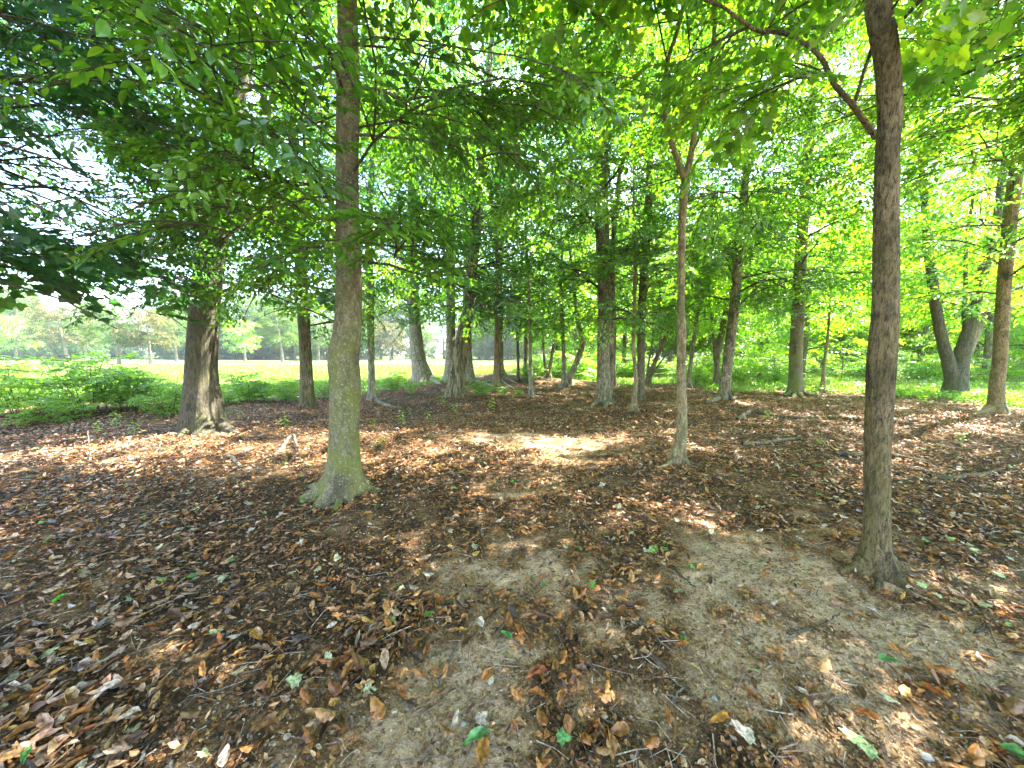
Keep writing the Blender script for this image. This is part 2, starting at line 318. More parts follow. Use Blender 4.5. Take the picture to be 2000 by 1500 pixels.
# ------------------------------------------------------------------ the ground sheet
def axis(lo, hi, c0, fine, half, grow):
    out = [c0]; st = fine; x = c0
    while x < hi: 
        st = fine if x - c0 < half else st * grow
        x += st; out.append(x)
    x = c0; st = fine
    while x > lo:
        st = fine if c0 - x < half else st * grow
        x -= st; out.insert(0, x)
    return np.array(out)
gx = axis(-420, 420, 0, 0.07, 7, 1.045); gy = axis(-60, 420, 5, 0.07, 5.5, 1.035)
XX, YY = np.meshgrid(gx, gy)
ZZ = gh(XX, YY)
nx_, ny_ = len(gx), len(gy)
idx = np.arange(nx_ * ny_).reshape(ny_, nx_)
Fq = np.stack([idx[:-1, :-1], idx[:-1, 1:], idx[1:, 1:], idx[1:, :-1]], -1).reshape(-1, 4)
xf, yf = XX.ravel(), YY.ravel()
gr = grassy(xf, yf)
gm = sst(-0.02, 0.10, gr) * (yf > 0.5)
mead = sst(22, 30, yf + (fbm(xf * 0.3, yf * 0.3, s=44) - 0.5) * 6 - np.abs(xf + 8) * 0.0)
bm = bare(xf, yf) * (np.hypot(xf, yf) < 30)
gcol = np.stack([bm, gm, mead * gm], -1)
o = mk('ground', np.stack([xf, yf, ZZ.ravel()], -1), [(Fq, 0)], ground_mat(), smooth=True, colr=gcol)
o['kind'] = 'structure'; o['label'] = 'leaf-strewn forest floor running out into a grassy meadow'

# ------------------------------------------------------------------ tubes, trunks
def unit(v): return v / (np.linalg.norm(v, axis=-1, keepdims=True) + 1e-12)
def tube(P, R, K=8, disp=None, cap=True):
    P = np.asarray(P, float); R = np.asarray(R, float); n = len(P)
    T = np.gradient(P, axis=0); T = unit(T)
    m = T.mean(0); ref = np.array([0, 1.0, 0]) if abs(m[2]) > 0.6 * np.linalg.norm(m) else np.array([0, 0, 1.0])
    A = unit(np.cross(np.broadcast_to(ref, T.shape), T)); B = np.cross(T, A)
    th = np.arange(K) * 2 * PI / K
    r = R[:, None] * np.ones(K)
    if disp is not None: r = disp(P, R, th)
    V = P[:, None] + r[..., None] * (A[:, None] * np.cos(th)[None, :, None] + B[:, None] * np.sin(th)[None, :, None])
    V = V.reshape(-1, 3)
    i = np.arange(n * K).reshape(n, K); j = np.roll(i, -1, 1)
    Fq = np.stack([i[:-1], j[:-1], j[1:], i[1:]], -1).reshape(-1, 4)
    return V, Fq
def crom(P, n):
    P = np.asarray(P, float); m = len(P)
    if m < 3:
        t = np.linspace(0, 1, n)[:, None]; return P[0] * (1 - t) + P[-1] * t
    Q = np.vstack([2 * P[0] - P[1], P, 2 * P[-1] - P[-2]])
    out = []
    for s in np.linspace(0, m - 1 - 1e-6, n):
        k = int(s); t = s - k; a, b, c, d = Q[k], Q[k + 1], Q[k + 2], Q[k + 3]
        out.append(0.5 * ((2 * b) + (-a + c) * t + (2 * a - 5 * b + 4 * c - d) * t * t + (-a + 3 * b - 3 * c + d) * t ** 3))
    return np.array(out)
def mesh_join(parts):
    Vs, Fs, o = [], [], 0
    for V, F_ in parts:
        Vs.append(V); Fs.append(F_ + o); o += len(V)
    return np.vstack(Vs), np.vstack(Fs)

# ------------------------------------------------------------------ leaves, sprays and crowns
L4V = np.array([[0, 0, 0], [.42, .27, .05], [1, 0, -.10], [.42, -.27, .05]]); L4F = np.array([[0, 1, 2], [0, 2, 3]])
LOV = np.array([[0, 0, 0], [.33, 0, -.02], [.70, 0, -.05], [1, 0, -.16], [.22, .22, .05], [.58, .25, .03], [.22, -.22, .05], [.58, -.25, .03], [.85, .11, -.06], [.85, -.11, -.06]])
LOF = np.array([[0, 4, 1], [4, 5, 1], [1, 5, 2], [5, 8, 2], [2, 8, 3], [0, 1, 6], [6, 1, 7], [1, 2, 7], [7, 2, 9], [2, 3, 9]])
_mo = [(0, 0), (.10, .20), (.02, .42), (.22, .36), (.38, .62), (.52, .40), (.58, .22), (.74, .26), (1.0, 0)]
_mo = _mo + [(x, -y) for x, y in _mo[-2:0:-1]]
LMV = np.array([[.35, 0, -.03]] + [[x, y, .04 * abs(y) - .1 * x * x] for x, y in _mo]); LMF = np.array([[0, i, i % len(_mo) + 1] for i in range(1, len(_mo) + 1)])
def rotm(ax, ay, az):
    cx, sx, cy_, sy, cz, sz = math.cos(ax), math.sin(ax), math.cos(ay), math.sin(ay), math.cos(az), math.sin(az)
    Rx = np.array([[1, 0, 0], [0, cx, -sx], [0, sx, cx]]); Ry = np.array([[cy_, 0, sy], [0, 1, 0], [-sy, 0, cy_]]); Rz = np.array([[cz, -sz, 0], [sz, cz, 0], [0, 0, 1]])
    return Rz @ Ry @ Rx
def make_spray(rng, leafV, leafF, nside, per, ll, twigs=True, droop=0.25):
    LV, LF, LR, TV, TF = [], [], [], [], []
    lo = to = 0
    def leaf(p, az, s):
        nonlocal lo
        M = rotm(rng.uniform(-.5, .5), rng.uniform(-.05, .6), az) * s
        LV.append(leafV @ M.T + p); LF.append(leafF + lo); LR.append(np.full(len(leafV), rng.random())); lo += len(leafV)
    def stick(a, b, r):
        nonlocal to
        if not twigs: return
        V, F_ = tube(np.array([a, b]), [r, r * .4], 3); TV.append(V); TF.append(F_ + to); to += len(V)
    z = lambda x: -droop * x * x
    xs = np.linspace(0, 1, 4)
    for a, b in zip(xs[:-1], xs[1:]): stick(np.array([a, .02 * math.sin(9 * a), z(a)]), np.array([b, .02 * math.sin(9 * b), z(b)]), .008 * (1.3 - a))
    for i in range(nside):
        t = 0.12 + 0.8 * i / nside; s = 1 if i % 2 else -1
        L_ = (0.50 - 0.34 * t) * rng.uniform(.8, 1.2); az = s * rng.uniform(.6, 1.0)
        p = np.array([t, 0, z(t)]); d = np.array([math.cos(az), math.sin(az), -rng.uniform(0, .25)])
        stick(p, p + d * L_, .0045)
        for k in range(per):
            q = p + d * L_ * (0.25 + 0.75 * (k + rng.uniform(-.2, .2)) / max(1, per - 1))
            leaf(q, az + (1 if k % 2 else -1) * rng.uniform(.3, 1.1) * (k < per - 1), ll * rng.uniform(.7, 1.15))
    for k in range(max(3, nside // 2)):
        t = 0.3 + 0.7 * (k + 1) / max(3, nside // 2)
        leaf(np.array([t, 0, z(t)]), (1 if k % 2 else -1) * rng.uniform(.1, .9), ll * rng.uniform(.8, 1.2))
    tv = np.vstack(TV) if TV else np.zeros((0, 3)); tf = np.vstack(TF) if TF else np.zeros((0, 4), int)
    return np.vstack(LV), np.vstack(LF), np.concatenate(LR), tv, tf
rg = random.Random(5)
SPR = {
    'ovate': [make_spray(rg, LOV, LOF, 8, 5, .125) for _ in range(5)],
    'maple': [make_spray(rg, LMV, LMF, 8, 4, .150) for _ in range(5)],
    'mid': [make_spray(rg, L4V, L4F, 8, 6, .125) for _ in range(6)],
    'lo': [make_spray(rg, L4V, L4F, 6, 4, .19, twigs=False) for _ in range(5)],
}
def bake(sprays):
    """sprays: list of (cls, proto, pos, M, v)"""
    LV, LF, LR, TV, TF = [], [], [], [], []
    lo = to = 0
    keys = {}
    for s in sprays: keys.setdefault((s[0], s[1]), []).append(s)
    for (c, k), ss in keys.items():
        V, F_, Rv, tv, tf = SPR[c][k]
        M = np.array([s[3] for s in ss]); P = np.array([s[2] for s in ss]); vv = np.array([s[4] for s in ss]); n = len(ss)
        W = np.einsum('nij,vj->nvi', M, V) + P[:, None]; LV.append(W.reshape(-1, 3))
        LF.append((F_[None] + (np.arange(n) * len(V))[:, None, None] + lo).reshape(-1, 3)); lo += n * len(V)
        LR.append(np.clip(Rv[None] * .55 + vv[:, None], 0, 1).ravel())
        if len(tv):
            W = np.einsum('nij,vj->nvi', M, tv) + P[:, None]; TV.append(W.reshape(-1, 3))
            TF.append((tf[None] + (np.arange(n) * len(tv))[:, None, None] + to).reshape(-1, 4)); to += n * len(tv)
    return np.vstack(LV), np.vstack(LF), np.concatenate(LR), (np.vstack(TV) if TV else np.zeros((0, 3))), (np.vstack(TF) if TF else np.zeros((0, 4), int))
def frame(d, roll):
    d = d / (np.linalg.norm(d) + 1e-9); y = np.cross([0, 0, 1.0], d); y = y / (np.linalg.norm(y) + 1e-6); z = np.cross(d, y)
    c, s = math.cos(roll), math.sin(roll)
    y2 = y * c + z * s; z2 = -y * s + z * c
    return np.stack([d, y2, z2], 1)
def limb(p0, az, el, L_, rng, droop=0.7, n=9, wob=0.25):
    pts = [np.array(p0, float)]; a = az
    for i in range(n):
        t = i / n; e = el - droop * t
        a += rng.uniform(-wob, wob)
        pts.append(pts[-1] + np.array([math.cos(e) * math.cos(a), math.cos(e) * math.sin(a), math.sin(e + rng.uniform(-.12, .12))]) * L_ / n)
    return np.array(pts)

class Crown:
    def __init__(s, rng, near='ovate', zmin=2.2, origin=(0, 0, 0), thin=.46, force=None, clear=1.15, cull=True):
        s.rng, s.near, s.zmin, s.o, s.thin, s.force, s.clear, s.cull = rng, near, zmin, np.array(origin, float), thin, force, clear, cull
        s.sp, s.tb = [], []
    def cls(s, P):
        if s.force: return s.force
        d = np.linalg.norm(P - np.array([0, 0, CAMZ]))
        px, py, dep = proj(P)
        vis = dep[0] > 0 and -350 < px[0] < 2350 and -350 < py[0] < 1500
        if not vis: return 'lo'
        return s.near if d < 6.5 else ('mid' if d < 15 else 'lo')
    def spray(s, P, d, size):
        W = P
        if W[2] < s.zmin + s.rng.uniform(-.15, .25): return
        dd = np.linalg.norm(W - np.array([0, 0, CAMZ]))
        if s.cull and dd < s.clear + size: return
        c = s.cls(W); k = s.rng.randrange(len(SPR[c]))
        vis = c != 'lo' or s.force
        s.sp.append((c, k, W - s.o, frame(d, s.rng.uniform(-.8, .8)) * size, s.rng.uniform(0, .45)))
    def along(s, pts, sp, size, t0=0.2):
        seg = np.linalg.norm(np.diff(pts, axis=0), axis=1); cum = np.concatenate([[0], np.cumsum(seg)]); L_ = cum[-1]
        x = L_ * t0; side = 1
        while x < L_:
            k = min(len(pts) - 2, int(np.searchsorted(cum, x) - 1)); k = max(k, 0)
            P = pts[k] + (pts[k + 1] - pts[k]) * ((x - cum[k]) / max(seg[k], 1e-6)); T = pts[k + 1] - pts[k]; T = T / np.linalg.norm(T)
            a = math.atan2(T[1], T[0]) + side * s.rng.uniform(.5, 1.25)
            d = np.array([math.cos(a), math.sin(a), s.rng.uniform(-.6, .25)])
            s.spray(P, d, size * s.rng.uniform(.7, 1.15) * (1.1 - .35 * x / L_)); side = -side; x += sp * s.rng.uniform(.7, 1.3)
        s.spray(pts[-1], pts[-1] - pts[-2] + np.array([0, 0, -.05]), size * .8)
    def branch(s, p0, az, el, L_, r0, droop=.7, sp=.3, size=.85, subs=4, wob=.22):
        if L_ < .5: return
        pts = limb(p0, az, el, L_, s.rng, droop, n=max(5, int(L_ * 2.2)), wob=wob)
        if pts[1:, 2].max() < s.zmin - .2: return
        s.tb.append((pts - s.o, np.linspace(r0, .005, len(pts)), 5 if r0 < .03 else 6))
        s.along(pts, sp, size, .18)
        for i in range(subs):
            t = s.rng.uniform(.2, .85); k = int(t * (len(pts) - 1)); T = pts[min(k + 1, len(pts) - 1)] - pts[max(k - 1, 0)]
            a = math.atan2(T[1], T[0]) + s.rng.choice([-1, 1]) * s.rng.uniform(.5, 1.1)
            L2 = L_ * (1 - t) * s.rng.uniform(.6, 1.0) + .4
            q = limb(pts[k], a, s.rng.uniform(-.1, .5), L2, s.rng, droop * .9, n=max(4, int(L2 * 2.5)))
            s.tb.append((q - s.o, np.linspace(r0 * (1 - t) * .55 + .004, .004, len(q)), 4)); s.along(q, sp, size, .15)
    def build(s, root, leafm, barkm=None):
        if not s.sp: return None
        Q = np.array([q[2] for q in s.sp]) + s.o; nz = fbm(Q[:, 0] * 1.7, Q[:, 1] * 1.7, Q[:, 2] * 1.9, s=17, o=2)
        s.sp = [q for q, v in zip(s.sp, nz) if v > s.thin]
        LV, LF, LR, TV, TF = bake(s.sp)
        parts = [tube(p, r, k) for p, r, k in s.tb]
        if len(TV): parts.append((TV, TF))
        if parts:
            V2, F2 = mesh_join(parts)
            V = np.vstack([LV, V2]); faces = [(LF, 0), (F2 + len(LV), 1)]; pt = np.concatenate([LR, np.zeros(len(V2))])
        else: V, faces, pt = LV, [(LF, 0)], LR
        return mk('crown', V, faces, [leafm, barkm or BK_TWIG], root, pt=pt)

def trunk_disp(rng, flare=1.0, lobes=5, fh=.28, ridge=0.04, rs=(3.0, 1.2), kf=14, base_z=0.0, twist=0.0, r0=.2, asym=None):
    ph = rng.uniform(0, 6); sd = rng.randrange(1000)
    def f(P, R, th):
        z = (P[:, 2] - base_z)[:, None]; t = th[None, :] + twist * z
        a = np.exp(-np.clip(z, -0.3, None) / fh)
        lb = 0.5 + 0.5 * np.cos(lobes * t + ph + 0.8 * np.sin(2 * t + ph))
        r = R[:, None] * (1 + flare * a * (0.35 + 0.9 * lb ** 1.5))
        if asym is not None: r = r + r0 * asym[1] * a * np.clip(np.cos(t - asym[0]), 0, 1) ** 3
        k = rs[0]
        nz = fbm(np.cos(t) * k + 9, np.sin(t) * k + 9, np.broadcast_to(z * rs[1], (len(P), len(th))) + 5, s=sd, o=3) - .5
        n2 = fbm(np.cos(t) * kf + 9, np.sin(t) * kf + 9, np.broadcast_to(z * 2.5, (len(P), len(th))) + 5, s=sd + 7, o=2) - .5
        return r * (1 + nz * 2 * ridge + n2 * ridge * 1.2)
    return f

def tree(name, label, cat, base, path, D=None, bark=BK_GREY, H=14.0, leafm=LEAF, crown=None, K=14, flare=.9, fh=.22, lobes=5, ridge=.05, rs=(3, 1.2), kf=14, stems=(), roots=(), group=None, seed=1, zmin=2.3, near='ovate', explicit=(), twist=0.0, asym=None, lean_y=0.0, part='trunk'):
    """path: [(px, py, width px)...] from the foot upwards at depth D"""
    rng = random.Random(seed)
    B = ground(*base) if D is None else None
    if D is None: D = B[1]
    else:
        b = at(base[0], base[1], D); B = np.array([b[0], D, float(gh(b[0], D))])
    root = empty(name, B); tag(root, label, cat, group)
    def mkpath(pp, extend, r_end=.3):
        pts, rr = [], []
        for px, py, wpx in pp:
            q = at(px, py, D); u = (px - CX) / F
            pts.append(q); rr.append(wpx / 2 * D / F / math.sqrt(1 + u * u))
        pts = np.array(pts); rr = np.array(rr)
        if extend > pts[-1][2] + .3:
            d = unit(pts[-1] - pts[-2]); top = pts[-1]
            n = 5; z0 = top[2]
            for i in range(1, n + 1):
                h = (extend - z0) * i / n
                d2 = unit(d * (1 - i / n * .7) + np.array([0, 0, 1]) * (i / n * .7) + np.array([rng.uniform(-.1, .1), rng.uniform(-.1, .1), 0]))
                nxt = pts[-1] + d2 * (extend - z0) / n
                pts = np.vstack([pts, nxt]); rr = np.append(rr, rr[len(pp) - 1] * (1 - i / n * (1 - .15)))
        return pts, rr
    pts, rr = mkpath(path, H)
    pts[0, :2] = B[:2] if abs(pts[0, 0] - B[0]) < .3 else pts[0, :2]
    pts[0, 2] = min(pts[0, 2], B[2]) 
    down = pts[0] + np.array([0, 0, -.18]); pts = np.vstack([down, pts]); rr = np.concatenate([[rr[0]], rr])
    n = int(max(20, min(150, (pts[-1, 2] - pts[0, 2]) / max(.05, rr[0] * (.35 if D < 6 else .6)))))
    if D < 3.0: n = 170
    c = crom(pts, n); rc = np.interp(np.linspace(0, len(pts) - 1, n), np.arange(len(pts)), rr)
    V, F_ = tube(c, rc, K, trunk_disp(rng, flare, lobes, fh, ridge, rs, kf, B[2], twist, rr[0], asym))
    tr = mk(part, V - B, [(F_, 0)], bark, root, smooth=True)
    allst = [(c, rc)]
    for st in stems:
        sp_, sr = mkpath(st['path'], st.get('H', H * .8)); m = int(max(14, min(90, 8 * len(sp_))))
        c2 = crom(sp_, m); r2 = np.interp(np.linspace(0, len(sp_) - 1, m), np.arange(len(sp_)), sr)
        c2[:, 1] += st.get('dy', 0) * np.linspace(0, 1, m)
        V, F_ = tube(c2, r2, max(8, K * 2 // 3), trunk_disp(rng, st.get('flare', 0), 3, .2, ridge, rs, kf, B[2]))
        mk(st.get('name', 'stem'), V - B, [(F_, 0)], st.get('bark', bark), root, smooth=True); allst.append((c2, r2))
    for (px0, py0, w0, pxs) in roots:                       # surface roots running away from the foot
        rp = [ground(px, py) for px, py in pxs]; rp = [np.array([q[0], q[1], q[2] + .015]) for q in rp]
        st0 = at(px0, py0, D); rp = np.array([st0] + rp); m = 22
        c2 = crom(rp, m); c2[:, 2] += np.array([rng.uniform(-.008, .008) for _ in range(m)])
        r2 = np.linspace(w0 / 2 * D / F, .012, m)
        V, F_ = tube(c2, r2, 8, trunk_disp(rng, 0, 3, .2, .08, rs, kf)); mk('root', V - B, [(F_, 0)], bark, root, smooth=True)
    if crown is not None:
        cr = Crown(rng, near, zmin - (.4 if D > 6 else .1), B, (.50 if bark is BK_BEECH else .44) if D < 4.5 else crown.get('thin', .522))
        nb, Lb, size, sp, elr = crown['n'], crown['L'], crown.get('size', .85), crown.get('sp', .3), crown.get('el', (.1, .7))
        z0, z1 = crown.get('z0', zmin + .2) - (.4 if D > 6 else 0), crown.get('z1', H)
        azr = crown.get('az')
        for i in range(nb):
            cc, rc_ = allst[i % len(allst)]
            zt = z0 + (z1 - z0) * ((i + rng.random()) / nb) ** crown.get('pw', 1.0)
            zt = min(zt, cc[-1, 2] - .1)
            k = int(np.argmin(np.abs(cc[:, 2] - zt))); P = cc[k]
            f = (zt - z0) / max(.1, z1 - z0); prof = math.sin(PI * min(1, max(0.0, .22 + .70 * f))) ** .6
            az = rng.uniform(azr[0], azr[1]) if azr and rng.random() < .8 else i * 2.4 + rng.uniform(-.5, .5)
            cr.branch(P, az, rng.uniform(*elr), Lb * prof * rng.uniform(.7, 1.15), max(.010, rc_[k] * rng.uniform(.07, .15)) if D < 9 else max(.010, rc_[k] * .2), crown.get('droop', .8), sp, size, crown.get('subs', 4))
        cr.along(allst[0][0][int(n * .75):], .25, size, .1)
        for ex in explicit:                              # limbs the photo shows plainly
            P = np.array([at(px, py, d) for px, py, d in ex['pts']])
            c2 = crom(P, 6 * len(P)); r2 = np.linspace(ex['r'], ex.get('r1', .006), len(c2))
            V, F_ = tube(c2, r2, 8, trunk_disp(rng, 0, 3, .2, .06, rs, kf)); mk('branch', V - B, [(F_, 0)], bark, root, smooth=True)
            cr.along(c2, ex.get('sp', .3), ex.get('size', .7), ex.get('t0', .35))
            for _ in range(ex.get('subs', 3)):
                k = rng.randrange(int(len(c2) * .3), len(c2)); T = c2[min(k + 1, len(c2) - 1)] - c2[k - 1]
                cr.branch(c2[k], math.atan2(T[1], T[0]) + rng.choice([-1, 1]) * rng.uniform(.4, 1), rng.uniform(-.1, .6), ex.get('L', 1.2) * rng.uniform(.7, 1.2), .012, .6, .26, ex.get('size', .7), 2)
        cr.build(root, leafm)
    return root
#PART2
# ------------------------------------------------------------------ the trees of the grove
GW = 'trees of the grove'
cw = lambda n, L, **k: dict(n=n, L=L, **k)
tree('beech_tree', 'smooth mossy grey beech trunk with splayed root toes, in front left of centre', 'tree', (668, 962),
     [(668, 968, 84), (671, 930, 74), (672, 900, 66), (673, 830, 60), (674, 750, 62), (671, 700, 63), (678, 650, 56), (681, 600, 52), (681, 500, 50), (678, 400, 45), (678, 300, 43), (680, 200, 45), (680, 100, 40), (678, 0, 37)],
     bark=BK_BEECH, H=11, K=72, flare=.62, fh=.11, lobes=7, ridge=.040, rs=(1.6, 1.3), kf=5, seed=11, zmin=2.15, leafm=LEAF, group=GW, asym=(2.3, .6),
     crown=cw(54, 3.0, z0=2.4, z1=10.8, size=.72, sp=.3, el=(-.05, .55), droop=.9, subs=5),
     explicit=[dict(pts=[(664, 135, 3.87), (630, 130, 3.8), (600, 138, 3.7), (560, 155, 3.6), (500, 170, 3.5)], r=.022, L=1.0),
               dict(pts=[(696, 172, 3.87), (740, 175, 3.8), (780, 195, 3.7), (830, 230, 3.5)], r=.015, L=.7, sp=.5, subs=1),
               dict(pts=[(697, 262, 3.87), (760, 268, 3.8), (830, 275, 3.7), (900, 290, 3.6), (950, 330, 3.5)], r=.014, L=.7, sp=.5, subs=1),
               dict(pts=[(700, 462, 3.87), (740, 480, 3.8), (790, 510, 3.7), (860, 540, 3.6), (920, 580, 3.4)], r=.014, L=1.0, sp=.35),
               dict(pts=[(660, 430, 3.87), (610, 425, 3.8), (560, 400, 3.7), (500, 420, 3.6), (440, 470, 3.5)], r=.014, L=1.0, sp=.32),
               dict(pts=[(657, 370, 3.87), (600, 360, 3.7), (540, 380, 3.5), (480, 440, 3.4)], r=.013, L=.9)],
     roots=[(650, 950, 26, [(625, 975), (600, 985)]), (668, 960, 24, [(662, 985), (655, 1000)]), (705, 950, 22, [(728, 958), (745, 962)])])
tree('maple_tree', 'dark ridged brown trunk standing alone in the right foreground', 'tree', (1712, 1108),
     [(1712, 1115, 74), (1711, 1080, 66), (1712, 1050, 60), (1713, 980, 56), (1713, 900, 55), (1717, 800, 58), (1722, 700, 62), (1729, 600, 56), (1730, 500, 54), (1731, 400, 50), (1733, 300, 47), (1737, 250, 48), (1738, 200, 50), (1730, 100, 50), (1713, 0, 50)],
     bark=BK_RIDGE, H=11, K=72, flare=.50, fh=.08, lobes=5, ridge=.055, rs=(2.2, 1.6), kf=20, seed=23, zmin=2.7, leafm=LEAF_LIGHT, near='maple', group=GW,
     crown=cw(50, 3.7, z0=3.6, z1=10.7, size=.75, sp=.34, el=(.1, .7), droop=.6, subs=4, pw=.65),  # upper crown made heavy above the frame to shade the foreground
     explicit=[dict(pts=[(1712, 270, 2.6), (1690, 240, 2.6), (1665, 205, 2.62), (1630, 165, 2.65), (1608, 120, 2.68), (1580, 90, 2.7), (1530, 65, 2.75), (1480, 60, 2.8), (1440, 35, 2.85), (1400, 8, 2.9), (1330, -10, 3.0)], r=.018, r1=.009, L=.7, t0=.45, sp=.4, size=.5, subs=2),
               dict(pts=[(1667, 208, 2.62), (1680, 165, 2.6), (1700, 108, 2.55), (1740, 70, 2.5), (1790, 0, 2.45), (1815, -60, 2.4)], r=.012, L=.7, t0=.6, sp=.4, size=.5, subs=2)],
     roots=[(1690, 1090, 26, [(1668, 1112), (1640, 1122)]), (1736, 1090, 24, [(1765, 1118), (1795, 1132)]), (1712, 1098, 24, [(1716, 1135), (1712, 1160)])])
tree('forked_sapling', 'slender brown forked sapling standing alone on open litter right of centre', 'tree', (1324, 902),
     [(1324, 905, 40), (1326, 880, 30), (1331, 850, 23), (1332, 800, 21), (1331, 750, 19), (1330, 700, 18), (1332, 650, 18), (1330, 600, 15), (1331, 500, 14), (1333, 420, 15), (1339, 352, 16), (1350, 300, 12), (1362, 230, 11), (1383, 165, 9), (1392, 100, 8)],
     bark=BK_THIN, H=11, K=30, flare=.5, fh=.07, ridge=.05, rs=(2, 3), seed=31, zmin=2.9, group=GW, lobes=4,
     stems=[dict(path=[(1338, 356, 12), (1322, 310, 11), (1303, 250, 10), (1297, 200, 9), (1304, 120, 8), (1326, 50, 7), (1336, -10, 6)], H=7.5, name='fork_stem')],
     crown=cw(46, 3.0, z0=3.2, z1=10.8, size=.75, sp=.32, el=(.1, .8), subs=4, pw=.75, thin=.48),  # crown top enlarged out of view to break up the sun patch
     explicit=[dict(pts=[(1368, 212, 5.0), (1400, 185, 4.9), (1440, 150, 4.8), (1475, 125, 4.7), (1520, 118, 4.6)], r=.018, L=.8)],
     roots=[(1318, 895, 14, [(1300, 912), (1285, 916)]), (1332, 895, 12, [(1350, 908), (1370, 912)])])
tree('oak_tree', 'thick grey ridged oak trunk with wide butt at left between meadow weeds', 'tree', (398, 838),
     [(398, 845, 100), (396, 800, 88), (394, 750, 72), (394, 700, 66), (400, 600, 62), (413, 500, 60), (428, 400, 54), (443, 300, 50), (456, 200, 44), (470, 100, 42), (480, 0, 40)],
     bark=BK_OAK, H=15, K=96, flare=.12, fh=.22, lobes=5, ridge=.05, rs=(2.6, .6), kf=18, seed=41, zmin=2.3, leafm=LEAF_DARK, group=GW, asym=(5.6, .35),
     crown=cw(48, 4.2, z0=2.8, z1=14.5, size=1.0, sp=.38, el=(-.1, .6), droop=.9, subs=4, thin=.56),
     roots=[(385, 835, 34, [(360, 850), (345, 856)]), (430, 830, 34, [(452, 845), (470, 850)])])
T = tree
T('beech_tree', 'mid sized grey trunk with small basal weeds, right of the thick ridged oak', 'tree', (601, 796),
  [(601, 800, 34), (600, 775, 30), (597, 700, 24), (592, 600, 25), (586, 500, 23), (582, 400, 20)], bark=BK_GREY, H=12, K=28, flare=.35, fh=.18, seed=51, zmin=2.3, leafm=LEAF, group=GW,
  crown=cw(44, 3.2, z0=2.6, z1=11.5, size=.9, sp=.34, subs=4), ridge=.04)
T('beech_tree', 'slim pale trunk with a long root running right, just right of the mossy beech', 'tree', (728, 782),
  [(730, 787, 20), (727, 765, 15), (725, 700, 13), (723, 600, 15), (721, 500, 15), (722, 400, 13)], bark=BK_ASH, H=11, K=24, flare=.5, fh=.2, seed=52, zmin=2.5, group=GW, crown=cw(34, 2.8, z0=2.9, z1=10.8, size=.95, sp=.38, subs=3),
  roots=[(733, 782, 11, [(752, 792), (772, 796), (785, 800)])])
T('ash_tree', 'broad pale ash trunk with spreading foot at the meadow edge', 'tree', (826, 744),
  [(828, 748, 50), (824, 730, 38), (817, 700, 29), (811, 640, 24), (806, 560, 22), (804, 480, 21), (806, 380, 20), (810, 260, 18)], bark=BK_ASH, H=19, K=36, flare=.25, fh=.3, ridge=.06, seed=53, zmin=3.6, leafm=LEAF, group=GW,
  crown=cw(50, 4.6, z0=4.0, z1=18.5, size=1.3, sp=.5, subs=4), roots=[(842, 742, 20, [(853, 748), (862, 751)])])
T('leaning_tree', 'deeply furrowed trunk leaning right beside a hollow, left of centre', 'tree', (890, 773),
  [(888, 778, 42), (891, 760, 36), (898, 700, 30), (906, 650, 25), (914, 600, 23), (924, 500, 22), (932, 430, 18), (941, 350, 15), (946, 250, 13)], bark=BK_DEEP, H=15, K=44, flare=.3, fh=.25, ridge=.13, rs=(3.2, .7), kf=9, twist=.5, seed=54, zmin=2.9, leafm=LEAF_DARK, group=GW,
  crown=cw(50, 3.8, z0=3.1, z1=14.5, size=1.0, sp=.4, subs=4))
T('ash_tree', 'grey trunk with roots over the bank, behind the furrowed leaning trunk', 'tree', (916, 743),
  [(917, 746, 26), (915, 720, 20), (913, 690, 18), (912, 600, 16), (912, 480, 15)], bark=BK_ASH, H=15, K=22, flare=.4, seed=55, zmin=3.4, group=GW, crown=cw(30, 3.6, z0=3.8, z1=14.5, size=1.3, sp=.55, subs=3),
  roots=[(924, 744, 9, [(950, 752), (975, 760), (1000, 768)]), (926, 742, 7, [(960, 745), (985, 752)])])
T('ash_tree', 'pale upright trunk half hidden left of the furrowed leaning trunk', 'tree', (878, 744),
  [(879, 747, 26), (878, 720, 20), (880, 680, 18), (881, 560, 17), (880, 450, 16)], bark=BK_ASH, H=16, K=22, flare=.3, seed=56, zmin=3.6, group=GW, crown=cw(30, 3.8, z0=4.0, z1=15.5, size=1.3, sp=.55, subs=3))
T('young_tree', 'slim straight trunk behind the low green plants at the hollow rim', 'tree', (968, 763),
  [(967, 767, 15), (969, 750, 12), (970, 700, 11), (971, 640, 10), (972, 560, 9), (971, 490, 8)], bark=BK_THIN, H=11, K=20, seed=57, zmin=2.7, group=GW, crown=cw(28, 2.4, z0=2.9, z1=10.8, size=.95, sp=.4, subs=3, el=(-.1, .6)))
T('ash_tree', 'furrowed trunk on top of the root-covered bank behind the slim straight one', 'tree', (979, 737),
  [(980, 741, 18), (978, 720, 13), (977, 690, 12), (976, 600, 11)], bark=BK_DEEP, H=13, K=18, seed=58, zmin=3.2, group=GW, crown=cw(24, 3.0, z0=3.4, z1=12.5, size=1.2, sp=.5, subs=3),
  roots=[(985, 739, 6, [(1003, 746), (1020, 754)]), (976, 740, 6, [(990, 752), (1010, 764)])])
T('sapling', 'very thin sapling with a small top fork on the bank crest', 'tree', (1012, 744),
  [(1012, 748, 6), (1012, 710, 5), (1011, 670, 5), (1008, 630, 4)], bark=BK_TWIG, H=6, K=10, seed=59, zmin=2.8, group=GW, crown=cw(16, 1.6, z0=2.8, z1=5.8, size=.9, sp=.4, subs=2), flare=.3,
  stems=[dict(path=[(1012, 665, 4), (1016, 640, 3), (1018, 610, 3)], H=5.0, name='fork_stem')])
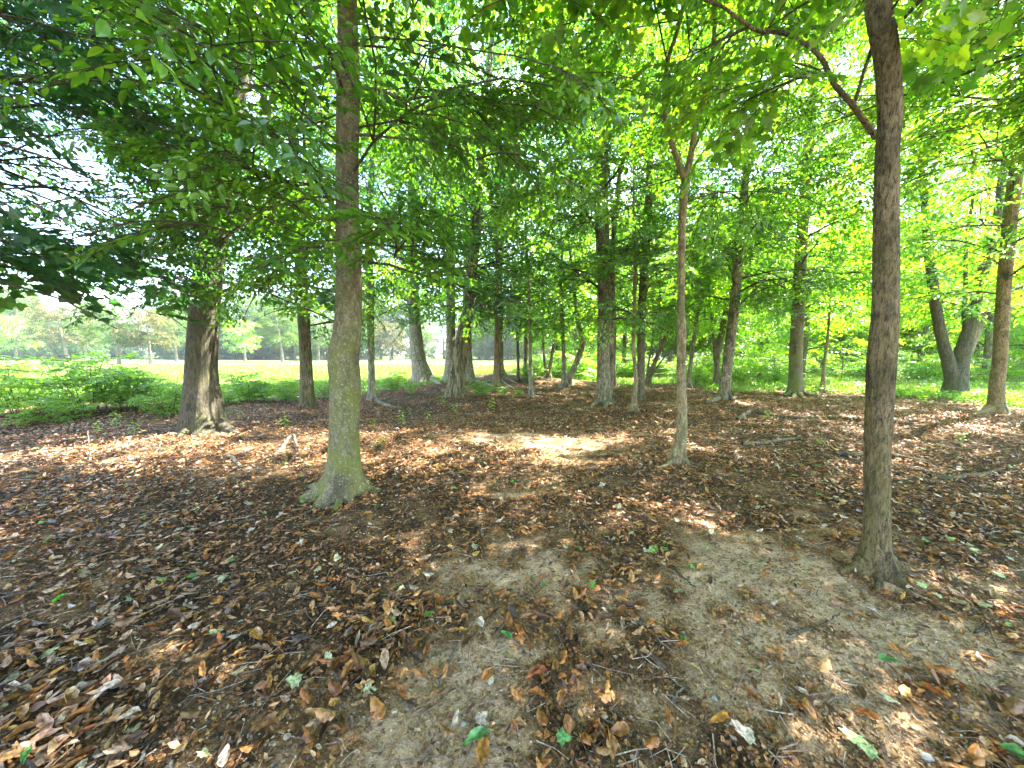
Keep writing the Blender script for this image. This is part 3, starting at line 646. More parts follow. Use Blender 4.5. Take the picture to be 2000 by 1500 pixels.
T('sapling', 'thin grey sapling standing at the near foot of the bank', 'tree', (1038, 775),
  [(1039, 778, 10), (1037, 750, 8), (1036, 700, 7), (1035, 640, 7), (1033, 560, 5)], bark=BK_ASH, H=7.5, K=14, seed=60, zmin=2.5, group=GW, crown=cw(20, 2.0, z0=2.6, z1=7.2, size=.85, sp=.36, subs=2), roots=[(1042, 772, 5, [(1052, 777), (1060, 781)])])
T('young_tree', 'small brown trunk far behind the thin grey sapling', 'tree', (1028, 733),
  [(1028, 736, 12), (1027, 710, 9), (1027, 640, 8)], bark=BK_PALE, H=10, K=14, seed=61, zmin=3.2, group=GW, crown=cw(20, 2.8, z0=3.3, z1=9.5, size=1.3, sp=.55, subs=2))
T('twin_stem_tree', 'small V-shaped twin stem tree in sunlit grass near the centre', 'tree', (1070, 738),
  [(1070, 741, 12), (1072, 725, 8), (1077, 700, 6), (1083, 660, 5)], bark=BK_PALE, H=7, K=12, seed=62, zmin=2.9, leafm=LEAF_LIGHT, group=GW, crown=cw(22, 2.4, z0=3.0, z1=6.8, size=1.2, sp=.5, subs=2),
  stems=[dict(path=[(1069, 735, 8), (1065, 715, 6), (1062, 690, 5), (1060, 660, 4)], H=6, name='stem')])
T('young_tree', 'pale thin upright trunk beside a bowed one where the path bends', 'tree', (1103, 757),
  [(1103, 762, 15), (1102, 740, 10), (1101, 700, 8), (1099, 650, 8), (1097, 590, 7)], bark=BK_PALE, H=9, K=18, seed=63, zmin=2.8, group=GW, crown=cw(22, 2.4, z0=2.9, z1=8.6, size=.95, sp=.42, subs=3))
T('bowed_tree', 'pale trunk bowed outward to the right like an elbow, in sunlit grass', 'tree', (1109, 751),
  [(1109, 754, 14), (1112, 738, 12), (1121, 718, 11), (1132, 692, 11), (1138, 668, 11), (1134, 648, 11), (1128, 625, 9), (1124, 590, 8)], bark=BK_PALE, H=10, K=18, seed=64, zmin=2.9, leafm=LEAF_LIGHT, group=GW, crown=cw(24, 2.8, z0=3.1, z1=9.5, size=1.05, sp=.45, subs=3))
T('ash_tree', 'grey trunk seen faintly behind the elbow-bowed trunk', 'tree', (1126, 730), [(1126, 733, 13), (1125, 700, 10), (1124, 640, 9)], bark=BK_ASH, H=12, K=12, seed=65, zmin=3.4, group=GW, crown=cw(20, 3.4, z0=3.6, z1=11, size=1.4, sp=.6, subs=2))
T('beech_tree', 'pale twin trunk blotched dark with black root toes, centre right', 'tree', (1178, 788),
  [(1178, 792, 36), (1178, 778, 29), (1179, 740, 27), (1179, 700, 26), (1181, 600, 27), (1178, 500, 26), (1174, 400, 27), (1173, 300, 29), (1173, 200, 22), (1168, 120, 15)], bark=BK_PALE, H=14, K=36, flare=.35, fh=.1, seed=66, zmin=2.6, leafm=LEAF, group=GW, ridge=.05,
  stems=[dict(path=[(1189, 782, 12), (1194, 740, 9), (1195, 700, 9), (1196, 640, 10), (1197, 560, 10), (1198, 480, 9), (1203, 400, 8)], H=11, name='stem', dy=.1)],
  crown=cw(54, 3.4, z0=2.8, z1=13.5, size=.95, sp=.36, subs=4, el=(-.15, .6)), roots=[(1170, 784, 14, [(1158, 793), (1152, 797)]), (1184, 785, 12, [(1182, 796), (1175, 799)]), (1192, 783, 12, [(1204, 790), (1212, 793)])])
T('ash_tree', 'dark trunk with flared foot just behind the pale twin trunk', 'tree', (1198, 754), [(1198, 758, 18), (1198, 740, 11), (1198, 700, 9), (1199, 620, 9)], bark=BK_GREY, H=12, K=14, seed=67, zmin=3.0, group=GW, flare=.6, crown=cw(20, 3.0, z0=3.2, z1=11.5, size=1.2, sp=.55, subs=2))
T('sapling', 'thin reddish brown stem standing in front of a darker trunk', 'tree', (1238, 803),
  [(1237, 807, 13), (1239, 780, 9), (1242, 745, 9), (1240, 710, 8), (1237, 680, 7), (1238, 640, 7), (1240, 560, 7), (1241, 480, 6), (1238, 400, 5)], bark=BK_THIN, H=9, K=18, seed=68, zmin=2.6, group=GW, crown=cw(24, 2.0, z0=2.7, z1=8.6, size=.8, sp=.36, subs=3))
T('maple_tree', 'dark blotched trunk right behind the thin reddish brown stem', 'tree', (1250, 781),
  [(1250, 785, 22), (1251, 765, 16), (1252, 700, 15), (1254, 600, 16), (1260, 500, 16), (1266, 400, 14), (1271, 290, 12)], bark=BK_GREY, H=13, K=24, flare=.5, fh=.15, seed=69, zmin=2.7, leafm=LEAF, group=GW, crown=cw(44, 3.0, z0=2.9, z1=12.5, size=.95, sp=.38, subs=4))
T('multi_stem_tree', 'clump of dark stems fanning out to the right at the wood edge', 'tree', (1262, 753),
  [(1262, 757, 14), (1268, 735, 10), (1280, 705, 9), (1294, 672, 9), (1308, 640, 8), (1325, 610, 7)], bark=BK_GREY, H=7, K=14, seed=70, zmin=3.0, leafm=LEAF_LIGHT, group=GW, crown=cw(28, 2.4, z0=3.0, z1=7.5, size=1.1, sp=.45, subs=3),
  stems=[dict(path=[(1263, 750, 6), (1266, 715, 4), (1272, 680, 4), (1277, 640, 4), (1275, 600, 3)], H=6, name='stem'), dict(path=[(1285, 695, 5), (1290, 665, 5), (1290, 630, 4), (1288, 600, 4)], H=6.5, name='stem'), dict(path=[(1272, 735, 4), (1292, 705, 3), (1312, 680, 3), (1322, 655, 2)], H=4.5, name='stem')])
T('young_tree', 'thin dark trunk leaning right, between the forked sapling and a leaning pale butt', 'tree', (1344, 757),
  [(1343, 761, 12), (1346, 735, 8), (1351, 695, 8), (1357, 650, 8), (1362, 615, 7), (1374, 580, 6)], bark=BK_PALE, H=9, K=16, seed=71, zmin=3.0, leafm=LEAF_LIGHT, group=GW, crown=cw(22, 2.4, z0=3.1, z1=8.6, size=1.0, sp=.42, subs=3))
T('maple_tree', 'speckled trunk with pale foot leaning right, root toes spread on litter', 'tree', (1414, 780),
  [(1413, 784, 36), (1415, 765, 25), (1420, 720, 22), (1427, 660, 21), (1434, 600, 20), (1441, 520, 20), (1449, 440, 21), (1455, 360, 15), (1467, 280, 13), (1475, 190, 11)], bark=BK_PALE, H=13.5, K=32, flare=.45, fh=.13, seed=72, zmin=2.8, leafm=LEAF, group=GW, ridge=.05,
  crown=cw(50, 3.2, z0=3.2, z1=13, size=.95, sp=.38, subs=4), explicit=[dict(pts=[(1437, 600, 11.7), (1452, 588, 11.5), (1475, 565, 11.3), (1500, 545, 11.1)], r=.05, L=1.6, size=.9)],
  roots=[(1405, 776, 16, [(1390, 784), (1375, 787)]), (1422, 776, 14, [(1436, 784), (1442, 788)])])
T('forked_tree', 'dark forked trunk just behind the speckled leaning one', 'tree', (1400, 752),
  [(1400, 756, 16), (1400, 735, 12), (1400, 710, 11), (1403, 680, 12), (1412, 640, 15), (1420, 600, 14)], bark=BK_GREY, H=10, K=18, seed=73, zmin=3.2, leafm=LEAF_LIGHT, group=GW, crown=cw(28, 2.8, z0=3.4, z1=9.5, size=1.1, sp=.45, subs=3),
  stems=[dict(path=[(1400, 715, 10), (1396, 680, 9), (1394, 650, 8), (1388, 600, 7)], H=8, name='fork_stem')])
T('beech_tree', 'straight smooth olive-grey trunk with clawed roots at the litter edge', 'tree', (1556, 770),
  [(1555, 774, 44), (1555, 755, 32), (1554, 720, 28), (1555, 680, 27), (1559, 600, 27), (1564, 500, 24), (1571, 400, 23), (1578, 300, 22), (1582, 230, 18)], bark=BK_BEECH, H=15, K=32, flare=.4, fh=.14, lobes=6, seed=74, zmin=3.1, leafm=LEAF_LIGHT, group=GW, ridge=.03,
  crown=cw(48, 3.6, z0=3.4, z1=14.5, size=1.0, sp=.4, subs=4), roots=[(1566, 765, 18, [(1582, 773), (1600, 776), (1614, 777)]), (1553, 768, 12, [(1550, 776), (1546, 780)]), (1545, 766, 10, [(1535, 774)]), (1560, 768, 12, [(1568, 777), (1574, 780)])])
T('sapling', 'slim leaning sapling right beside the straight olive-grey trunk', 'tree', (1606, 763),
  [(1605, 766, 10), (1608, 735, 8), (1611, 700, 7), (1617, 655, 6), (1620, 610, 5)], bark=BK_THIN, H=7.5, K=14, seed=75, zmin=2.8, leafm=LEAF_LIGHT, group=GW, crown=cw(22, 2.2, z0=2.9, z1=7.2, size=.9, sp=.4, subs=3))
T('forked_tree', 'massive dark three-stemmed trunk with broken stub in undergrowth at right', 'tree', (1864, 774),
  [(1864, 778, 64), (1866, 755, 54), (1870, 730, 46), (1877, 700, 38), (1886, 665, 32), (1896, 630, 29), (1908, 580, 26), (1920, 530, 27), (1937, 470, 25), (1950, 420, 22)], bark=BK_OAK, H=13, K=40, flare=.15, fh=.2, seed=76, zmin=3.3, leafm=LEAF_LIGHT, group=GW, ridge=.06,
  stems=[dict(path=[(1862, 750, 34), (1852, 705, 30), (1842, 670, 27), (1833, 630, 25), (1825, 580, 24), (1819, 530, 22), (1812, 480, 20), (1808, 420, 17)], H=11, name='stem', bark=BK_OAK),
         dict(path=[(1888, 650, 16), (1884, 610, 13), (1886, 560, 10), (1886, 500, 9), (1892, 440, 8)], H=9, name='stem'),
         dict(path=[(1888, 690, 24), (1902, 650, 30), (1914, 622, 26), (1918, 612, 16), (1919, 609, 4)], H=0, name='broken_stub', bark=BK_DEAD)],
  crown=cw(52, 3.4, z0=3.5, z1=12.5, size=1.0, sp=.4, subs=4))
T('maple_tree', 'sunlit brown trunk leaning right at the far right edge', 'tree', (1943, 806),
  [(1943, 810, 50), (1945, 790, 38), (1948, 740, 34), (1953, 700, 32), (1958, 600, 31), (1966, 500, 31), (1976, 400, 32), (1990, 300, 30), (2004, 200, 28)], bark=BK_RIDGE, H=12, K=40, flare=.45, fh=.12, seed=77, zmin=2.9, leafm=LEAF_LIGHT, near='mid', group=GW,
  crown=cw(46, 3.0, z0=3.1, z1=11.5, size=.9, sp=.36, subs=4), explicit=[dict(pts=[(1988, 175, 9.0), (1970, 168, 8.8), (1940, 175, 8.6), (1905, 165, 8.4), (1870, 150, 8.2)], r=.05, L=1.4, size=.8)],
  roots=[(1930, 800, 22, [(1910, 808), (1898, 811)]), (1955, 800, 16, [(1972, 806), (1985, 808)])])
# neighbours whose trunks stand outside the frame, right and rear ones added for shade
def edge_tree(name, label, x, y, H, r, az, seed, leafm, near, zmin, n, L_, bark=BK_GREY, z0=2.5, size=.8, bend=(0, 0), el=(-.15, .5), thin=.46):
    rng = random.Random(seed); B = np.array([x, y, float(gh(x, y))]); root = empty(name, B); tag(root, label, 'tree', GW)
    zz = np.linspace(-.2, H, 30); P = np.stack([.12 * np.sin(zz) + bend[0] * zz / H, .12 * np.cos(zz * .8) + bend[1] * zz / H, zz], 1); R = r * (1 - .8 * np.clip(zz, 0, H) / H)
    V, F_ = tube(P, R, 28, trunk_disp(rng, .5, 5, .25)); mk('trunk', V, [(F_, 0)], bark, root, smooth=True)
    cr = Crown(rng, near, zmin, B, thin); Pw = P + B
    for i in range(n):
        zt = z0 + (H - .3 - z0) * ((i + rng.random()) / n) ** .9; k = int(np.argmin(abs(Pw[:, 2] - zt)))
        a = rng.uniform(*az) if az else i * 2.4
        cr.branch(Pw[k], a, rng.uniform(*el), L_ * rng.uniform(.65, 1.1) * (1 - .45 * (zt / H) ** 2), R[k] * .10 + .008, .75, .3, size, 5)
    cr.build(root, leafm); return root
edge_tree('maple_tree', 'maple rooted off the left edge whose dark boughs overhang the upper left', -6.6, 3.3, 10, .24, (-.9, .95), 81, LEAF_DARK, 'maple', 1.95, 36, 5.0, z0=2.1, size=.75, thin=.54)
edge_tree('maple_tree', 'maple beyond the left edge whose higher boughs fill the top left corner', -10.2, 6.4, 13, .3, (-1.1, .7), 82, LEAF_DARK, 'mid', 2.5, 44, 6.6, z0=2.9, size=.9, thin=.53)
edge_tree('maple_tree', 'maple rooted off the right edge whose bright boughs fill the top right corner', 7.6, 3.4, 12, .25, None, 83, LEAF_LIGHT, 'maple', 3.6, 56, 5.0, z0=4.2, size=.9, el=(.0, .6), thin=.52)  # added for shade over the foreground, lower boughs show in frame
edge_tree('maple_tree', 'maple added off the right edge farther back, its boughs breaking the sun on the litter', 10.2, 6.8, 12, .25, (2.0, 4.6), 86, LEAF_LIGHT, 'mid', 3.4, 44, 6.0, z0=4.0, size=.95, el=(.0, .5), thin=.58)  # added to cast dapples over the broad sun patch
edge_tree('beech_tree', 'unseen tree added behind the viewer to the right, its high boughs shading the foreground', 2.6, -1.6, 12, .25, None, 84, LEAF, 'lo', 5.0, 36, 4.2, z0=5.4, size=1.0, el=(.0, .6), thin=.38)  # unseen, added only to shade the foreground
edge_tree('beech_tree', 'unseen tree added near the viewer at left, its high boughs shading the foreground', -3.4, -1.2, 12, .25, None, 85, LEAF, 'lo', 5.0, 44, 4.8, z0=5.4, size=1.0, el=(.0, .6), thin=.36)  # out of view, put in to keep sun off the left foreground

# ------------------------------------------------------------------ background woods: a few tree kinds, copied
def bg_kind(seed, H, r, cr_r, z0, nb, size, sp, leafm, bark, cls='lo', el=(.0, .7), subs=2):
    rng = random.Random(seed)
    zz = np.linspace(-.3, H * .95, 14); P = np.stack([.25 * np.sin(zz * .4 + seed), .25 * np.cos(zz * .3 + seed), zz], 1); R = r * (1 - .85 * np.clip(zz, 0, H) / H)
    V, F_ = tube(P, R, 10, trunk_disp(rng, .4, 5, .3)); tm = mk('trunk', V, [(F_, 0)], bark, smooth=True, link=False)
    c = Crown(rng, cls, -5, (0, 0, 0), force=cls, cull=False); c.zmin = z0 - .8
    for i in range(nb):
        f = (i + rng.random()) / nb; zt = z0 + (H - z0 - .4) * f; k = int(np.argmin(abs(P[:, 2] - zt)))
        prof = math.sin(PI * (.2 + .74 * f)) ** .7
        c.branch(P[k], i * 2.4 + rng.uniform(-.5, .5), rng.uniform(*el), cr_r * prof * rng.uniform(.7, 1.1), .04, .7, sp, size, subs)
    LV, LF, LR, TV, TF = bake(c.sp)
    parts = [tube(p, rr_, 4) for p, rr_, k in c.tb]; V2, F2 = mesh_join(parts)
    cm = mk('crown', np.vstack([LV, V2]), [(LF, 0), (F2 + len(LV), 1)], [leafm, BK_TWIG], pt=np.concatenate([LR, np.zeros(len(V2))]), link=False)
    return tm, cm
KN = [bg_kind(201, 12, .17, 3.2, 1.6, 40, 1.1, .5, LEAF_LIGHT, BK_GREY), bg_kind(202, 14, .16, 3.8, 1.8, 46, 1.2, .5, LEAF_LIGHT, BK_PALE), bg_kind(203, 9, .10, 2.4, 1.0, 34, .95, .45, LEAF_LIGHT, BK_THIN), bg_kind(204, 11, .15, 3.0, 1.8, 36, 1.1, .5, LEAF_FAR, BK_ASH)]
KF = [bg_kind(211, 15, .28, 4.6, .8, 40, 2.0, .9, LEAF_FAR, BK_ASH, subs=2), bg_kind(212, 18, .30, 4.8, 1.0, 44, 2.2, .9, LEAF_FAR, BK_ASH, subs=2), bg_kind(213, 10, .25, 3.8, .2, 44, 1.8, .8, LEAF_FIR, BK_GREY, subs=2, el=(-.2, .2))]
KM = [bg_kind(221, 8.5, .20, 3.0, 2.6, 26, 1.3, .6, LEAF_FAR, BK_ASH), bg_kind(222, 8.0, .20, 3.2, 2.4, 26, 1.3, .6, LEAF_RUST, BK_ASH), bg_kind(223, 7.0, .18, 2.6, 1.8, 24, 1.2, .6, LEAF_LIGHT, BK_ASH)]
BG = []
def put(kind, x, y, s, rz, name, what, where, group):
    z = float(gh(x, y)); r = empty(name, (x, y, z), rz); r.scale = (s, s, s)
    for nm, me in (('trunk', kind[0]), ('crown', kind[1])):
        o = bpy.data.objects.new(nm, me); COL.objects.link(o); o.parent = r
    r['category'] = 'tree'; r['group'] = group
    BG.append((r, x, y, what, where)); return r
rb = random.Random(77)
# near wood behind the right half
spots = []
def spread(n, fu, fy, dmin):
    k = 0; tr = 0
    while k < n and tr < 4000:
        tr += 1; y = fy(); u = fu(); x = u * y
        if all((x - a) ** 2 + (y - b) ** 2 > dmin ** 2 for a, b in spots): spots.append((x, y)); k += 1; yield x, y
for x, y in spread(13, lambda: rb.uniform(.10, 1.55), lambda: rb.uniform(19, 27), 3.2):
    if x / y < .5 and y < 22 and rb.random() < .5: y += 5
    put(rb.choice(KN), x, y, rb.uniform(.75, 1.1), rb.uniform(0, 6.28), 'woodland_tree', 'bright leafy', 'at the front of the wood', 'trees at the front of the wood')
for x, y in spread(30, lambda: rb.uniform(.14, 1.6), lambda: rb.uniform(28, 48), 3.4):
    put(rb.choice(KN), x, y, rb.uniform(.9, 1.3), rb.uniform(0, 6.28), 'woodland_tree', 'green leafy', 'deeper in the wood', 'trees deeper in the wood')
for x, y in spread(48, lambda: rb.uniform(-.02, 1.65), lambda: rb.uniform(56, 85), 4.2):
    put(rb.choice(KF[:2]), x, y, rb.uniform(.9, 1.25), rb.uniform(0, 6.28), 'far_tree', 'hazy pale', 'far behind the wood', 'trees far behind the wood')
# lone trees standing in the meadow (left)
for px, py, k, s in [(127, 707, 1, 1.15), (168, 700, 0, .95), (228, 711, 0, 1.1), (290, 711, 1, 1.0), (341, 706, 0, 1.0), (475, 706, 2, 1.0), (548, 707, 0, 1.0), (30, 703, 2, 1.2), (620, 704, 0, .95), (760, 704, 1, .9)]:
    g = ground(px, py) if py > 703 else at(px, py, 80)
    d = g[1]; d = min(d, 75); p = at(px, py, d)
    put(KM[k], p[0], p[1], s * (1.0 if d < 60 else 1.15), rb.uniform(0, 6.28), 'meadow_tree', ['pale green', 'tawny', 'yellow green'][k], 'in the far meadow', 'lone trees of the far meadow')
for x, y in spread(105, lambda: rb.uniform(-1.62, .16), lambda: rb.uniform(84, 116), 3.4):
    put(rb.choice(KF), x, y, rb.uniform(.8, 1.15), rb.uniform(0, 6.28), 'far_tree', 'near hazy' if y < 94 else 'mid-depth hazy' if y < 105 else 'rearmost hazy', 'in the far tree line', 'trees of the tree line beyond the meadow')
# label each one by where it shows between the trunks of the grove
marks = [(-300, 'the left edge'), (398, 'the thick oak'), (601, 'the mid sized trunk'), (668, 'the mossy beech'), (828, 'the broad ash'), (895, 'the furrowed trunk'), (968, 'the slim trunk'), (1038, 'the grey sapling'), (1103, 'the bowed trunk'), (1178, 'the twin trunk'), (1250, 'the blotched trunk'),
         (1328, 'the forked sapling'), (1414, 'the speckled trunk'), (1555, 'the olive trunk'), (1715, 'the ridged front trunk'), (1864, 'the three-stemmed trunk'), (1945, 'the sunlit trunk')]
ordn = ['first', 'second', 'third', 'fourth', 'fifth', 'sixth', 'seventh', 'eighth', 'ninth', 'tenth', 'eleventh', 'twelfth', 'thirteenth', 'fourteenth', 'fifteenth', 'sixteenth', 'seventeenth', 'eighteenth', 'nineteenth', 'twentieth', 'twenty-first', 'twenty-second', 'twenty-third', 'twenty-fourth', 'twenty-fifth']
buckets = {}
for r, x, y, what, where in BG:
    px = float(proj((x, y, 1))[0][0]); m = [k for k in marks if k[0] <= px]; m = m[-1] if m else marks[0]
    buckets.setdefault((what, where, m), []).append((px, r))
for (what, where, m), L_ in buckets.items():
    L_.sort(key=lambda q: q[0])
    for i, (px, r) in enumerate(L_):
        r['label'] = f'{what} tree {where}, {ordn[min(i, 24)]} right of {m[1]}'

# ------------------------------------------------------------------ shrubs, weeds, grass
def bush_kind(seed, h, n, leafm, cls='mid', size=.55, lean=.9):
    rng = random.Random(seed); c = Crown(rng, cls, -5, force=cls, cull=False); c.zmin = -1
    for i in range(n):
        az = rng.uniform(0, 6.28); L_ = h * rng.uniform(.6, 1.1)
        pts = limb((rng.uniform(-.15, .15) * h, rng.uniform(-.15, .15) * h, -.03), az, rng.uniform(lean, 1.5), L_, rng, .25, 7)
        c.tb.append((pts, np.linspace(.008, .003, len(pts)), 4))
        x = .25
        while x < 1:
            k = min(int(x * (len(pts) - 1)), len(pts) - 2); P = pts[k] + (pts[k + 1] - pts[k]) * (x * (len(pts) - 1) - k); a = rng.uniform(0, 6.28)
            c.sp.append((cls, rng.randrange(len(SPR[cls])), P, frame(np.array([math.cos(a), math.sin(a), rng.uniform(-.1, .5)]), rng.uniform(-.4, .4)) * size * rng.uniform(.6, 1.1) * min(1, h), rng.uniform(0, .45)))
            x += .16
    LV, LF, LR, TV, TF = bake(c.sp)
    p = [tube(a, b, k) for a, b, k in c.tb]; V2, F2 = mesh_join(p)
    fm = mk('foliage', LV, [(LF, 0)], leafm, pt=LR, link=False)
    if len(TV): F2 = np.vstack([F2, TF + len(V2)]); V2 = np.vstack([V2, TV])
    return mk('stems', V2, [(F2, 0)], BK_TWIG, link=False), fm
BUSH = [bush_kind(301, 1.0, 11, WEED, 'ovate', size=.62), bush_kind(302, .8, 9, WEED, 'ovate', size=.62), bush_kind(303, 1.5, 16, LEAF_LIGHT, 'lo', .8)]
def bush(kind, x, y, s, rz, label, group, name='shrub', sz=1.0):
    r = empty(name, (x, y, float(gh(x, y))), rz); r.scale = (s, s, s * sz)
    for nm, me in (('stems', kind[0]), ('foliage', kind[1])):
        o = bpy.data.objects.new(nm, me); COL.objects.link(o); o.parent = r
    tag(r, label, 'shrub', group); return r
for i, (px, py, s, k, lab) in enumerate([
        (25, 812, .95, 0, 'bushy yellow-green shrub at the left edge of the picture'), (60, 828, .6, 1, 'low leafy shrub just below the bushy one at the left edge'), (-60, 800, 1.2, 0, 'large shrub cut by the left edge'),
        (185, 805, 1.15, 0, 'tallest meadow-edge shrub rising above the bright grass at left'), (150, 822, .55, 1, 'small rounded green shrub below the tallest one'), (110, 798, .8, 1, 'shrub between the left edge bush and the tallest shrub'),
        (255, 800, .9, 0, 'spreading shrub right of the tallest shrub'), (292, 792, .8, 1, 'open shrub with thin upright sprigs left of the oak'), (325, 812, .6, 0, 'shrub close against the left side of the oak butt'),
        (345, 800, .8, 1, 'shrub directly behind the left side of the oak butt'), (480, 785, .95, 0, 'shrub right of the oak with tall loose top'), (520, 782, .9, 1, 'shrub midway between the oak and the mid sized trunk'),
        (560, 785, .75, 0, 'shrub left of the mid sized trunk foot'), (635, 780, .8, 1, 'shrub between the mid sized trunk and the front beech'), (450, 792, .6, 1, 'low shrub peeping right beside the oak butt'),
        (770, 762, .8, 0, 'shrub right of the slim pale trunk'), (800, 768, .55, 1, 'low shrub in front of the broad pale ash'), (940, 775, .62, 0, 'dense dark green plants at the hollow, right of the furrowed trunk'), (985, 773, .45, 1, 'low plants beside the slim straight trunk'), (1010, 775, .38, 1, 'small plants left of the thin grey sapling')]):
    g = ground(px, py); bush(BUSH[k], g[0], g[1], s * (1.3 if px < 350 else 1.0), i * 1.7, lab, 'shrubs along the meadow edge', sz=1.15)
ub = []
for k, (x, y) in enumerate(spread(60, lambda: rb.uniform(.03, 1.5), lambda: rb.uniform(17.5, 30), 1.1)):
    r = bush(BUSH[2] if rb.random() < .6 else BUSH[0], x, y, rb.uniform(.6, 1.15), rb.uniform(0, 6.28), '', 'undergrowth shrubs before the wood', 'shrub'); ub.append((float(proj((x, y, 1))[0][0]), r))
ub.sort(key=lambda q: q[0]); cnt = {}
for px, r in ub:
    m = [q for q in marks if q[0] <= px][-1][1]; cnt[m] = cnt.get(m, 0) + 1
    r['label'] = f'bright undergrowth shrub, {ordn[min(24, cnt[m] - 1)]} right of {m}'

# seedlings one can pick out on the litter
def seedling(seed, nl, h, ls):
    rng = random.Random(seed); V, Fc, Rv, o = [], [], [], 0
    for i in range(nl):
        a = i * 2.4; z = h * (i + 1) / nl; M = rotm(rng.uniform(-.4, .4), rng.uniform(-.3, .5), a) * ls * rng.uniform(.7, 1.1)
        V.append(LOV @ M.T + [math.cos(a) * ls * .25, math.sin(a) * ls * .25, z]); Fc.append(LOF + o); Rv.append(np.full(len(LOV), rng.random())); o += len(LOV)
    return np.vstack(V), np.vstack(Fc), np.concatenate(Rv)
SEED = [mk('foliage', *(lambda a: (a[0], [(a[1], 0)]))(seedling(k, 9 + k * 3, .16 + .04 * k, .075)), WEED, pt=seedling(k, 9 + k * 3, .16 + .04 * k, .075)[2], link=False) for k in range(3)]
sv, sf = tube([[0, 0, -.03], [.01, 0, .1], [0, .01, .26]], [.003, .003, .001], 4); STEMM = mk('stem', sv, [(sf, 0)], WEED, pt=np.full(len(sv), .3), link=False)
for i, (px, py, s, lab) in enumerate([
        (556, 832, 1.5, 'bright yellow-green seedling tuft on litter below the mid sized trunk'), (262, 850, 1.2, 'pale yellow-green seedling left of the oak foot'), (228, 835, 1.3, 'green seedling clump left of the pale yellow one'), (470, 818, 1.3, 'green seedling right of the oak foot'),
        (445, 812, 1.1, 'little seedling hugging the oak root'), (785, 828, 1.2, 'green seedling in the hollow right of the front beech'), (835, 822, 1.2, 'leafy seedling in the hollow below the broad ash'), (800, 810, 1.0, 'seedling higher up in the hollow'), (888, 806, 1.1, 'seedling in front of the furrowed trunk foot'),
        (745, 872, 1.0, 'seedling on sunlit litter right of the mossy beech'), (730, 835, .8, 'tiny seedling between beech and hollow'), (1497, 822, 1.0, 'seedling by the long fallen root at right'), (1604, 870, .8, 'seedling by the nearer long root at right'), (1875, 866, .9, 'seedling on litter right of the front ridged trunk'),
        (190, 848, 1.0, 'seedling on the sun patch at left'), (900, 768, 1.6, 'leafy plant right at the furrowed trunk foot'), (865, 790, 1.5, 'leafy plant left below the furrowed trunk'), (960, 800, 1.4, 'leafy plant below the dense dark plants'), (1240, 900, .5, 'tiny green sprout on the open path')]):
    g = ground(px, py); r = empty('seedling', (g[0], g[1], g[2]), i * 1.3); r.scale = (s,) * 3; tag(r, lab, 'plant', 'seedlings on the forest floor')
    for nm, me in (('foliage', SEED[i % 3]), ('stem', STEMM)):
        o = bpy.data.objects.new(nm, me); COL.objects.link(o); o.parent = r

rn = np.random.default_rng(9)
# grass blades: bent narrow triangles
def blades(name, X, Y, h, wd, mat, label):
    n = len(X); Z = gh(X, Y); a = rn.uniform(0, 6.28, n); b = rn.uniform(0, 6.28, n); ln = rn.uniform(.1, .6, n)
    P = np.stack([X, Y, Z], 1); s = np.stack([np.cos(a), np.sin(a), 0 * a], 1) * wd[:, None]; up = np.array([0, 0, 1.0])[None] * h[:, None]; bd = np.stack([np.cos(b), np.sin(b), 0 * b], 1) * (h * ln)[:, None]
    V = np.stack([P - s, P + s, P + s * .7 + up * .55 + bd * .35, P - s * .7 + up * .55 + bd * .35, P + up * .95 + bd], 1).reshape(-1, 3)
    k = np.arange(n)[:, None] * 5; v = np.repeat(rn.random(n), 5)
    o = mk(name, V, [(np.hstack([k, k + 1, k + 2, k + 3]), 0), (np.hstack([k + 3, k + 2, k + 4]), 0)], mat, pt=v); o['kind'] = 'stuff'; o['label'] = label; return o
N = 420000
u = rn.uniform(-1.7, 1.7, N); y = 7 + 40 * rn.random(N) ** 1.7; x = u * y
g = grassy(x, y); keep = (g > rn.uniform(0, .12, N)) & (rn.random(N) < np.clip(.25 + 1.2 * fbm(x * .7, y * .7, s=61) , 0, 1)); x, y = x[keep], y[keep]
d = np.hypot(x, y)
blades('grass', x, y, rn.uniform(.06, .20, len(x)) * (1 + .5 * (x > 1)), .004 + d * .00045, GRASS, 'grass of the meadow edge')
# low leafy weeds: many little leaf rosettes
def scatter(V0, F0, X, Y, S, name, mat, label, tilt=.5, dz=.03, vr=None):
    n = len(X); Z = gh(X, Y) + dz * rn.random(n); a = rn.uniform(0, 6.28, n); b = rn.uniform(-tilt, tilt, n); c = rn.uniform(-tilt, tilt, n)
    M = eul(a, b, c) * S[:, None, None]; W = np.einsum('nij,vj->nvi', M, V0) + np.stack([X, Y, Z], 1)[:, None]
    Fc = (F0[None] + (np.arange(n) * len(V0))[:, None, None]).reshape(-1, F0.shape[1])
    o = mk(name, W.reshape(-1, 3), [(Fc, 0)], mat, pt=np.repeat(rn.random(n), len(V0))); o['kind'] = 'stuff'; o['label'] = label; return o
def eul(a, b, c):
    ca, sa, cb, sb, cc, sc = np.cos(a), np.sin(a), np.cos(b), np.sin(b), np.cos(c), np.sin(c); z = 0 * a; o = z + 1
    Rz = np.stack([np.stack([ca, -sa, z], -1), np.stack([sa, ca, z], -1), np.stack([z, z, o], -1)], -2)
    Ry = np.stack([np.stack([cb, z, sb], -1), np.stack([z, o, z], -1), np.stack([-sb, z, cb], -1)], -2)
    Rx = np.stack([np.stack([o, z, z], -1), np.stack([z, cc, -sc], -1), np.stack([z, sc, cc], -1)], -2)
    return Rz @ Ry @ Rx
wv, wf, _ = seedling(7, 8, .75, .55)
N = 26000
